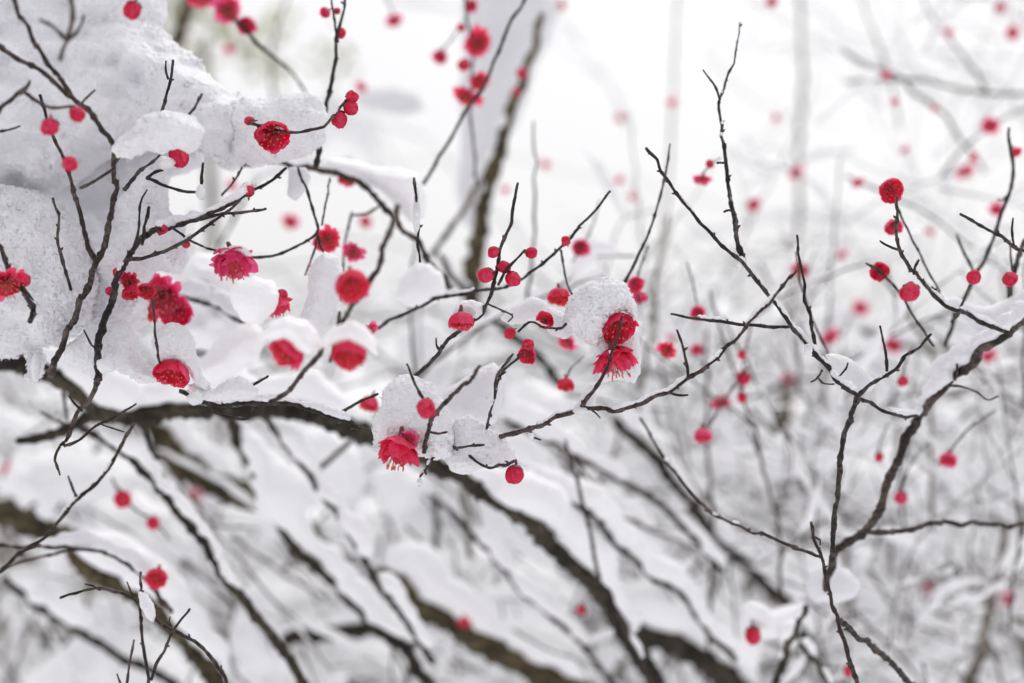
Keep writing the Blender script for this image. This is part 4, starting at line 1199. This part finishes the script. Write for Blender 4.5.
blossom('top bud of the three at the end of the knobbly twig', 352, 97, 12, .748, 'bud', (.7, .1, .6), var=1)
blossom('middle bud of the three at the end of the knobbly twig', 351, 108, 15, .748, 'bud', (.8, .4, .6), var=2)
blossom('lowest and largest bud of the three on the knobbly twig', 339, 119, 16, .748, 'bud', (.2, .8, .6), var=0)
blossom('upper left bud of the cluster on the rising dark twig', 494, 252, 11, .752, 'bud', (-.7, .2, .6), var=1)
blossom('red bud left of the rising dark twig, largest on that side', 487, 275, 15, .752, 'bud', (-.9, .4, .5), var=2)
blossom('red bud pressed right against the rising dark twig', 504, 267, 13, .756, 'bud', (.6, .2, .6), var=0)
blossom('lower right bud of the cluster on the rising dark twig', 513, 279, 15, .752, 'bud', (.4, .7, .6), var=1)
blossom('small bud at the tip of the short side twig near centre', 531, 253, 11, .752, 'bud', (1, .1, .4), var=0)
blossom('small red bud at the left end of the budding side twig', 510, 333, 11, .758, 'bud', (-.6, .5, .5), var=2)
blossom('small half open blossom on top of the budding side twig', 545, 320, 18, .760, 'cup', (-.2, -.1, 1), 'crimson', 0)
blossom('upper small bud of the stacked pair below the side twig', 528, 345, 12, .762, 'bud', (.2, -.3, .8), var=1)
blossom('lower half open blossom of the stacked pair below the side twig', 527, 356, 18, .764, 'cup', (-.3, .5, .8), 'crimson', 2)
blossom('hanging red bud at the end of the icy lump', 515, 474, 18, .745, 'bud', (-.1, .9, .4), var=2)
blossom('frilly crimson blossom under the egg shaped snow lump', 396, 459, 40, .740, 'frill', (-.2, 1, .22), 'crimson', 1)
blossom('crimson blossom half sunk in the egg shaped snow lump', 408, 441, 20, .742, 'open', (.3, .2, .9), 'rose', 2)
blossom('square looking blurred bud in front of the egg shaped lump', 426, 408, 19, .69, 'bud', (.2, .5, .8), var=0)
blossom('little red bud peeping from under the icy lump', 460, 458, 11, .765, 'bud', (.3, .7, .5), var=1)
blossom('round red blossom above the bare twig tip at upper right', 892, 191, 24, .80, 'cup', (.0, .35, 1), 'crimson', 1)
blossom('half hidden red blossom behind the slender twig at right', 894, 228, 19, .83, 'cup', (.0, .6, .8), 'rose', 0)
blossom('round orange red blossom left of the slender right twig', 880, 272, 21, .82, 'cup', (.0, .3, 1), 'crimson', 2)
blossom('smooth red bud right of the round orange red blossom', 910, 292, 18, .81, 'bud', (-.2, .6, .8), var=1)
blossom('small red bud on top of the short upright stalk at right', 974, 277, 14, .79, 'bud', (-.1, -.1, 1), var=2)
blossom('small red bud nearest the right edge', 1010, 279, 14, .80, 'bud', (-.5, .3, .8), var=0)
blossom('dark red bud under the snow covered joint at left', 179, 156, 20, .76, 'bud', (.3, .8, .4), var=0)
blossom('red bud beside the short upright stub at left', 161, 228, 14, .765, 'bud', (.3, -.1, .9), var=1)
blossom('round dark red bud standing on the long left twig', 248, 190, 14, .775, 'bud', (0, -.8, .5), var=2)
blossom('tiny bright red bud right of the left twig fork', 186, 244, 9, .80, 'bud', (.3, .3, .8), var=0)
# ---- the group at left
blossom('crimson blossom pressed behind the dark left stem', 129, 282, 20, .775, 'open', (.3, .6, .8), 'crimson', 0)
blossom('lower icy crimson blossom right of the dark left stem', 131, 294, 18, .772, 'cup', (.2, .9, .5), 'crimson', 1)
blossom('small red bud left of the dark left stem', 110, 291, 9, .765, 'bud', (-.8, .2, .5), var=1)
blossom('upper small red bud behind the dark left stem', 119, 273, 11, .77, 'bud', (-.2, -.6, .7), var=2)
blossom('red blossom joining the dark stem group to the pink pair', 146, 292, 18, .79, 'cup', (.3, .6, .8), 'crimson', 0)
blossom('frosted pink blossom, upper of the pink pair at left', 161, 297, 42, .835, 'open', (.2, .5, .9), 'rose', 0)
blossom('round pink blossom, lower of the pink pair at left', 175, 312, 36, .84, 'cup', (.15, .3, 1), 'rose', 1)
blossom('red pink blossom peeping left of the pink pair', 148, 310, 28, .85, 'open', (-.4, .7, .7), 'crimson', 2)
blossom('bright pink open blossom under the small snow cap at left', 234, 269, 37, .79, 'frill', (.25, .9, .4), 'rose', 1)
blossom('red blossom at the far left edge on the crooked twig', 8, 285, 32, .70, 'open', (.5, .6, .7), 'crimson', 0)
blossom('dark red bud right of the far left edge blossom', 24, 280, 14, .71, 'bud', (.6, -.2, .7), var=0)
blossom('faint pink blossom below the far left edge blossom', 9, 312, 14, .95, 'open', (0, .5, .8), 'rose', 2)
# ---- close, blurred dark ones
blossom('blurred dark crimson blossom, upper of the two big dark ones', 352, 287, 36, .622, 'cup', (.2, .75, .7), 'crimson', 0)
blossom('blurred dark crimson blossom, wide one under a snow cap', 349, 358, 37, .625, 'cup', (.1, .85, .6), 'crimson', 1)
blossom('blurred leaning crimson blossom left of the wide dark one', 285, 354, 36, .635, 'cup', (-.5, .75, .6), 'crimson', 2)
blossom('pink petalled blossom behind the wide dark one', 371, 330, 16, .80, 'open', (.6, .6, .5), 'rose', 1)
blossom('drooping red blossom below a bud, left of centre', 276, 310, 27, .72, 'frill', (.1, .9, -.3), 'crimson', 1)
blossom('round red bud above the drooping red blossom', 282, 295, 12, .72, 'bud', (.1, -.1, .9), var=0)
blossom('red blossom under the arched thin twig', 327, 241, 24, .86, 'open', (.2, .4, .8), 'crimson', 2)
blossom('left red blossom of the pair below the arched twig', 315, 277, 20, .82, 'open', (-.7, .5, .5), 'crimson', 0)
blossom('right red blossom of the pair below the arched twig', 327, 280, 20, .81, 'open', (.7, .6, .5), 'crimson', 1)
blossom('small bright pink blossom right of the arched twig', 353, 252, 18, .90, 'open', (0, .2, 1), 'rose', 0)
blossom('flat red blossom under the grey limb', 347, 182, 20, .95, 'cup', (0, 1, .3), 'crimson', 0)
blossom('blurred red bud on the front branch at upper left', 77, 114, 15, .66, 'bud', (.4, .5, .6), var=0)
blossom('blurred red bud under a snow cap on the front twig', 50, 127, 17, .655, 'bud', (0, 1, .3), var=1)
blossom('blurred dark red bud low on the front twig at left', 70, 164, 16, .665, 'bud', (.3, .2, .8), var=2)
blossom('blurred red bud in the snow at the top left', 133, 9, 17, .66, 'bud', (-.2, .9, .4), var=0)
blossom('dim orange red blossom behind the front twig lower left centre', 369, 405, 20, .90, 'cup', (-.3, .8, .5), 'crimson', 1)
# ---- middle distance
blossom('red blossom hanging left of the tall snow cap', 559, 299, 23, .84, 'cup', (0, .9, .5), 'crimson', 2)
blossom('red blossom low left of the central pair', 566, 387, 19, .86, 'cup', (0, .9, .5), 'crimson', 0)
blossom('pink edged blossom left of the icy column', 566, 343, 20, .90, 'open', (-.6, .6, .5), 'rose', 2)
blossom('upper pink blossom right of the tall snow cap', 636, 285, 18, .88, 'cup', (.3, .4, .8), 'rose', 0)
blossom('lower pink blossom right of the tall snow cap', 639, 299, 17, .90, 'cup', (.1, .9, .4), 'rose', 1)
blossom('pink bud blurred above the sloping slim twig', 581, 248, 19, 1.0, 'cup', (.3, .5, .8), 'rose', 2)
blossom('tiny red bud on the slim twig near its middle', 566, 241, 9, .79, 'bud', (-.3, -.6, .5), var=1)
blossom('withered orange blossom behind the centre branch spur', 667, 351, 17, .90, 'open', (-.2, .4, .8), 'crimson', 0)
blossom('red blossom above the horizontal twig', 698, 313, 16, .95, 'cup', (0, .5, .8), 'rose', 1)
blossom('pink blossom far behind under the horizontal twig', 697, 350, 12, 1.1, 'cup', (0, .5, .8), 'rose', 2)
blossom('upper small red bud of the trio hanging at right centre', 742, 355, 9, 1.0, 'bud', (0, .8, .5), var=0)
blossom('middle and biggest red bud of the trio at right centre', 743, 378, 14, 1.0, 'bud', (0, .8, .5), var=1)
blossom('lowest red bud of the trio hanging at right centre', 742, 397, 10, 1.0, 'bud', (0, .8, .5), var=2)
blossom('pink blossom left of the hanging bud trio', 721, 405, 18, 1.12, 'cup', (0, .8, .5), 'rose', 0)
blossom('bright pink red blossom in the snow right of centre', 703, 437, 19, .96, 'cup', (0, .9, .5), 'rose', 1)
blossom('red bud near the right branch elbow', 903, 381, 10, .94, 'bud', (0, .5, .8), var=1)
blossom('pink red blossom in the snow at lower right', 948, 461, 18, .95, 'cup', (-.2, .7, .6), 'rose', 2)
blossom('narrow pink red bud left of the lower right branch blossom', 901, 498, 13, 1.0, 'bud', (0, .8, .5), 'rose', 0)
blossom('tiny red bud under the branch fork at right', 879, 457, 9, 1.0, 'bud', (0, .8, .5), 'crimson', 0)
blossom('red bud hanging under the melting snow knob at bottom right', 753, 634, 16, .98, 'bud', (0, .9, .5), var=2)
blossom('small red bud low beside the bare bottom right twig', 848, 671, 10, 1.0, 'bud', (0, .8, .5), var=1)
blossom('small red bud in the snow at bottom centre', 581, 610, 10, 1.1, 'bud', (0, .8, .5), var=0)
blossom('dim red blossom on the low mossy limb', 464, 624, 14, 1.25, 'cup', (0, .8, .5), 'crimson', 0)
blossom('upper red bud of the pair at lower left', 122, 499, 16, 1.05, 'bud', (.3, .6, .6), var=1)
blossom('lower red bud of the pair at lower left', 153, 523, 13, 1.05, 'bud', (0, .6, .6), var=2)
blossom('red blossom in snow above the frosted curved twig', 156, 579, 22, .90, 'cup', (0, .6, .7), 'crimson', 2)
# ---- top of the picture
blossom('pink blossom cut by the top edge on the slanting stem', 200, -2, 30, 1.0, 'open', (0, .8, .5), 'rose', 0)
blossom('pink red blossom second down the slanting stem', 228, 10, 27, 1.01, 'open', (.3, .5, .7), 'rose', 1)
blossom('round pink red blossom lowest on the slanting stem', 246, 26, 20, 1.02, 'cup', (.2, .5, .8), 'rose', 2)
blossom('pink red bud near the top of the tall thin twig', 324, 13, 13, .86, 'cup', (-.6, .5, .5), 'rose', 0)
blossom('tiny dark bud right of the tall twig pink bud', 337, 11, 7, .85, 'bud', (.7, .2, .6), var=0)
blossom('brownish red bud clasping the tall thin twig', 341, 33, 11, .84, 'bud', (.5, -.3, .7), var=1)
blossom('pale pink blossom blurred alone in the white sky at top', 394, 21, 15, 1.3, 'open', (.3, .6, .7), 'rose', 1)
blossom('small red bud on the drooping stem at top', 461, 28, 8, 1.05, 'bud', (-.4, .4, .7), var=1)
blossom('blurred red blossom at the top end of the drooping stem', 471, 6, 14, 1.1, 'cup', (0, .5, .7), 'rose', 0)
blossom('large red blossom in the middle of the drooping stem', 478, 43, 26, 1.06, 'open', (.2, .4, .9), 'crimson', 1)
blossom('blurred pink red blossom left of the drooping stem', 440, 57, 15, 1.15, 'cup', (-.2, .6, .7), 'rose', 1)
blossom('small red bud left on the drooping stem above the lowest pair', 464, 65, 13, 1.06, 'bud', (-.3, .5, .7), var=2)
blossom('right red blossom of the lowest pair on the drooping stem', 480, 82, 20, 1.07, 'open', (.5, .5, .7), 'crimson', 2)
blossom('left red blossom of the lowest pair on the drooping stem', 466, 98, 24, 1.06, 'open', (-.3, .8, .5), 'crimson', 0)
blossom('red bud on the leaning brown trunk', 522, 73, 11, 1.2, 'bud', (.4, .3, .8), var=0)
blossom('small red bud lower on the leaning brown trunk', 516, 91, 8, 1.2, 'bud', (.1, .5, .8), var=1)
blossom('pink red blossom left of the upright forked twig', 702, 180, 17, .93, 'open', (-.2, .9, .4), 'rose', 2)
blossom('small red bud above the pink blossom by the forked twig', 710, 164, 9, .90, 'bud', (0, .5, .8), var=2)
blossom('tiny red blossom beside the upper right twig tip', 1017, 153, 12, .95, 'cup', (.3, .8, .4), 'crimson', 0)
# ---- far, faint pink
FAR = [('faint pink blossom far behind at upper centre', 545, 165, 10, 2.0), ('faint pink blossom far behind on the hazy vertical twig', 672, 103, 10, 2.1),
       ('faint red bud far behind below the hazy twig', 620, 180, 8, 1.7), ('faint pink blossom far behind left of the forked twig', 620, 118, 10, 2.4),
       ('faint red bud far behind near upper centre', 632, 197, 8, 1.8), ('faint pink blossom far behind at the pale vertical trunk', 796, 173, 14, 1.8),
       ('faint pink blossom far behind right of the forked twig', 754, 205, 14, 1.7), ('faint red blossom far behind left of the round upper one', 858, 183, 12, 1.3),
       ('soft pink red blossom far behind at upper right', 990, 126, 17, 1.4), ('faint pink blossom far behind at the top right', 1013, 33, 15, 1.9),
       ('small pink bud far behind on the hazy dropping twig', 949, 33, 9, 1.8), ('small pink bud far behind above the soft level twig', 886, 75, 9, 1.6),
       ('small pink bud far behind under the soft level twig', 895, 102, 9, 1.6), ('pale pink blossom far behind under the upper right blossom', 966, 172, 16, 1.9),
       ('pale pink blossom far behind near the far right twig', 996, 210, 14, 1.3), ('pink blossom far behind beside the straight dark twig', 800, 270, 16, 1.25),
       ('pink blossom far behind beneath the straight dark twig', 830, 338, 18, 1.5), ('pale pink blossom far behind right of the straight dark twig', 860, 308, 16, 1.9),
       ('soft pink blossom far behind above the right fork', 893, 346, 16, 1.6), ('soft pink blossom far behind in the right fork', 988, 357, 14, 1.4),
       ('pink blossom far behind left of the right fork', 790, 380, 14, 1.9), ('faint pink blossom far behind at top centre', 560, 5, 12, 2.0),
       ('pink blossom far behind between tall twig and trunk', 361, 87, 11, 1.6), ('pale pink blossom far behind under the snow bank', 290, 222, 17, 1.6),
       ('pale pink blossom far behind right of the arch', 365, 222, 14, 1.6), ('pale pink blossom far behind beneath the knobbly twig', 232, 186, 11, 1.7),
       ('pink bud far behind under the knobbly twig', 230, 50, 10, 1.9), ('pink blossom far behind near the top edge right', 772, 2, 12, 1.7),
       ('dim pink blossom far behind in the lower right thicket', 1004, 600, 18, 2.0), ('dim pink blossom far behind beside the bottom right hump', 843, 592, 14, 1.9),
       ('dim pink blossom far behind at the left snow pillow', 14, 470, 20, 1.8), ('dim pink blossom far behind at lower left centre', 195, 495, 13, 1.9),
       ('tiny pink blossom far behind above the upper right blossom', 905, 150, 9, 1.7), ('tiny pink blossom far behind at the right of the sky', 935, 108, 8, 1.6),
       ('small pink blossom far behind below the soft pink red one', 974, 158, 10, 1.5), ('tiny pink blossom far behind between fork and pale trunk', 776, 118, 8, 2.0),
       ('small pink blossom far behind at the upper right corner', 1000, 8, 12, 1.8), ('tiny pink blossom far behind under the horizontal twig tip', 672, 338, 8, 1.6),
       ('small pink blossom far behind right of the straight twig', 842, 255, 11, 1.7), ('tiny pink blossom far behind left of the far right twig', 930, 232, 9, 1.8),
       ('tiny pink bud far behind near the long straight twig', 505, 190, 8, 1.8), ('small pink blossom far behind in the lower right tangle', 930, 590, 11, 1.8)]
for i, (lab, x, y, s, d) in enumerate(FAR):
    blossom(lab, x, y, s * 1.0, 1 + (d - 1) * .62, 'open' if i % 3 else 'cup', (rng.uniform(-.5, .5), .6, .7), 'rose', i % 3, 'faint pink blossoms far behind')

# ------------------------------------------------------------------ ice and water
def lump(name, label, x, y, rx, ry, d, mat, cat, group, amp=1.0):
    n = 10
    pts = ' '.join('%.1f,%.1f' % (x + rx * math.cos(a) * (1 + rng.uniform(-.15, .15)), y + ry * math.sin(a) * (1 + rng.uniform(-.15, .15))) for a in [i * 6.283 / n for i in range(n)])
    return snow_loaf(label, pts, d, 2 * min(rx, ry), h=.9, amp=amp, grain=1.3, mat=mat, name=name, cat=cat, group=group)


IG = 'ice beads frozen on the twigs'
lump('ice_bead', 'rough ice bead on the fork of the upright twig', 740, 263, 7, 9, .752, 'ice', 'ice', IG)
lump('ice_bead', 'rough ice bead on the slanting branch at right', 808, 349, 6, 8, .755, 'ice', 'ice', IG)
lump('ice_bead', 'crusty ice bead where the thorn twig leaves the centre branch', 580, 411, 9, 6, .748, 'ice', 'ice', IG)
lump('ice_bead', 'hanging ice chunk right of the lower left blossom', 196, 398, 9, 9, .755, 'ice', 'ice', IG, .6)
lump('ice_bead', 'grey ice knot at the foot of the dark left stem', 106, 366, 12, 9, .742, 'ice', 'ice', IG)
lump('ice_bead', 'ice bead on the short forked dark twig at left', 201, 193, 6, 10, .768, 'ice', 'ice', IG)
lump('ice_bead', 'ice crust beside the red bud under the snowy joint', 166, 163, 11, 8, .757, 'ice', 'ice', IG)
lump('ice_bead', 'ice bead under the left end of the centre branch', 531, 436, 5, 5, .75, 'ice', 'ice', IG)
lump('ice_sheath', 'tall sheath of ice round the short twig tip left of centre', 416, 212, 5, 26, .77, 'ice', 'ice', IG)
lump('icicle', 'stubby icicle hanging from the left snow bank', 36, 366, 6, 16, .785, 'ice', 'icicle', 'icicles', .5)
lump('water_drop', 'clear water drop hanging from the tiny twig', 420, 482, 4.2, 5.2, .738, 'water', 'drop', 'water drops', .1)
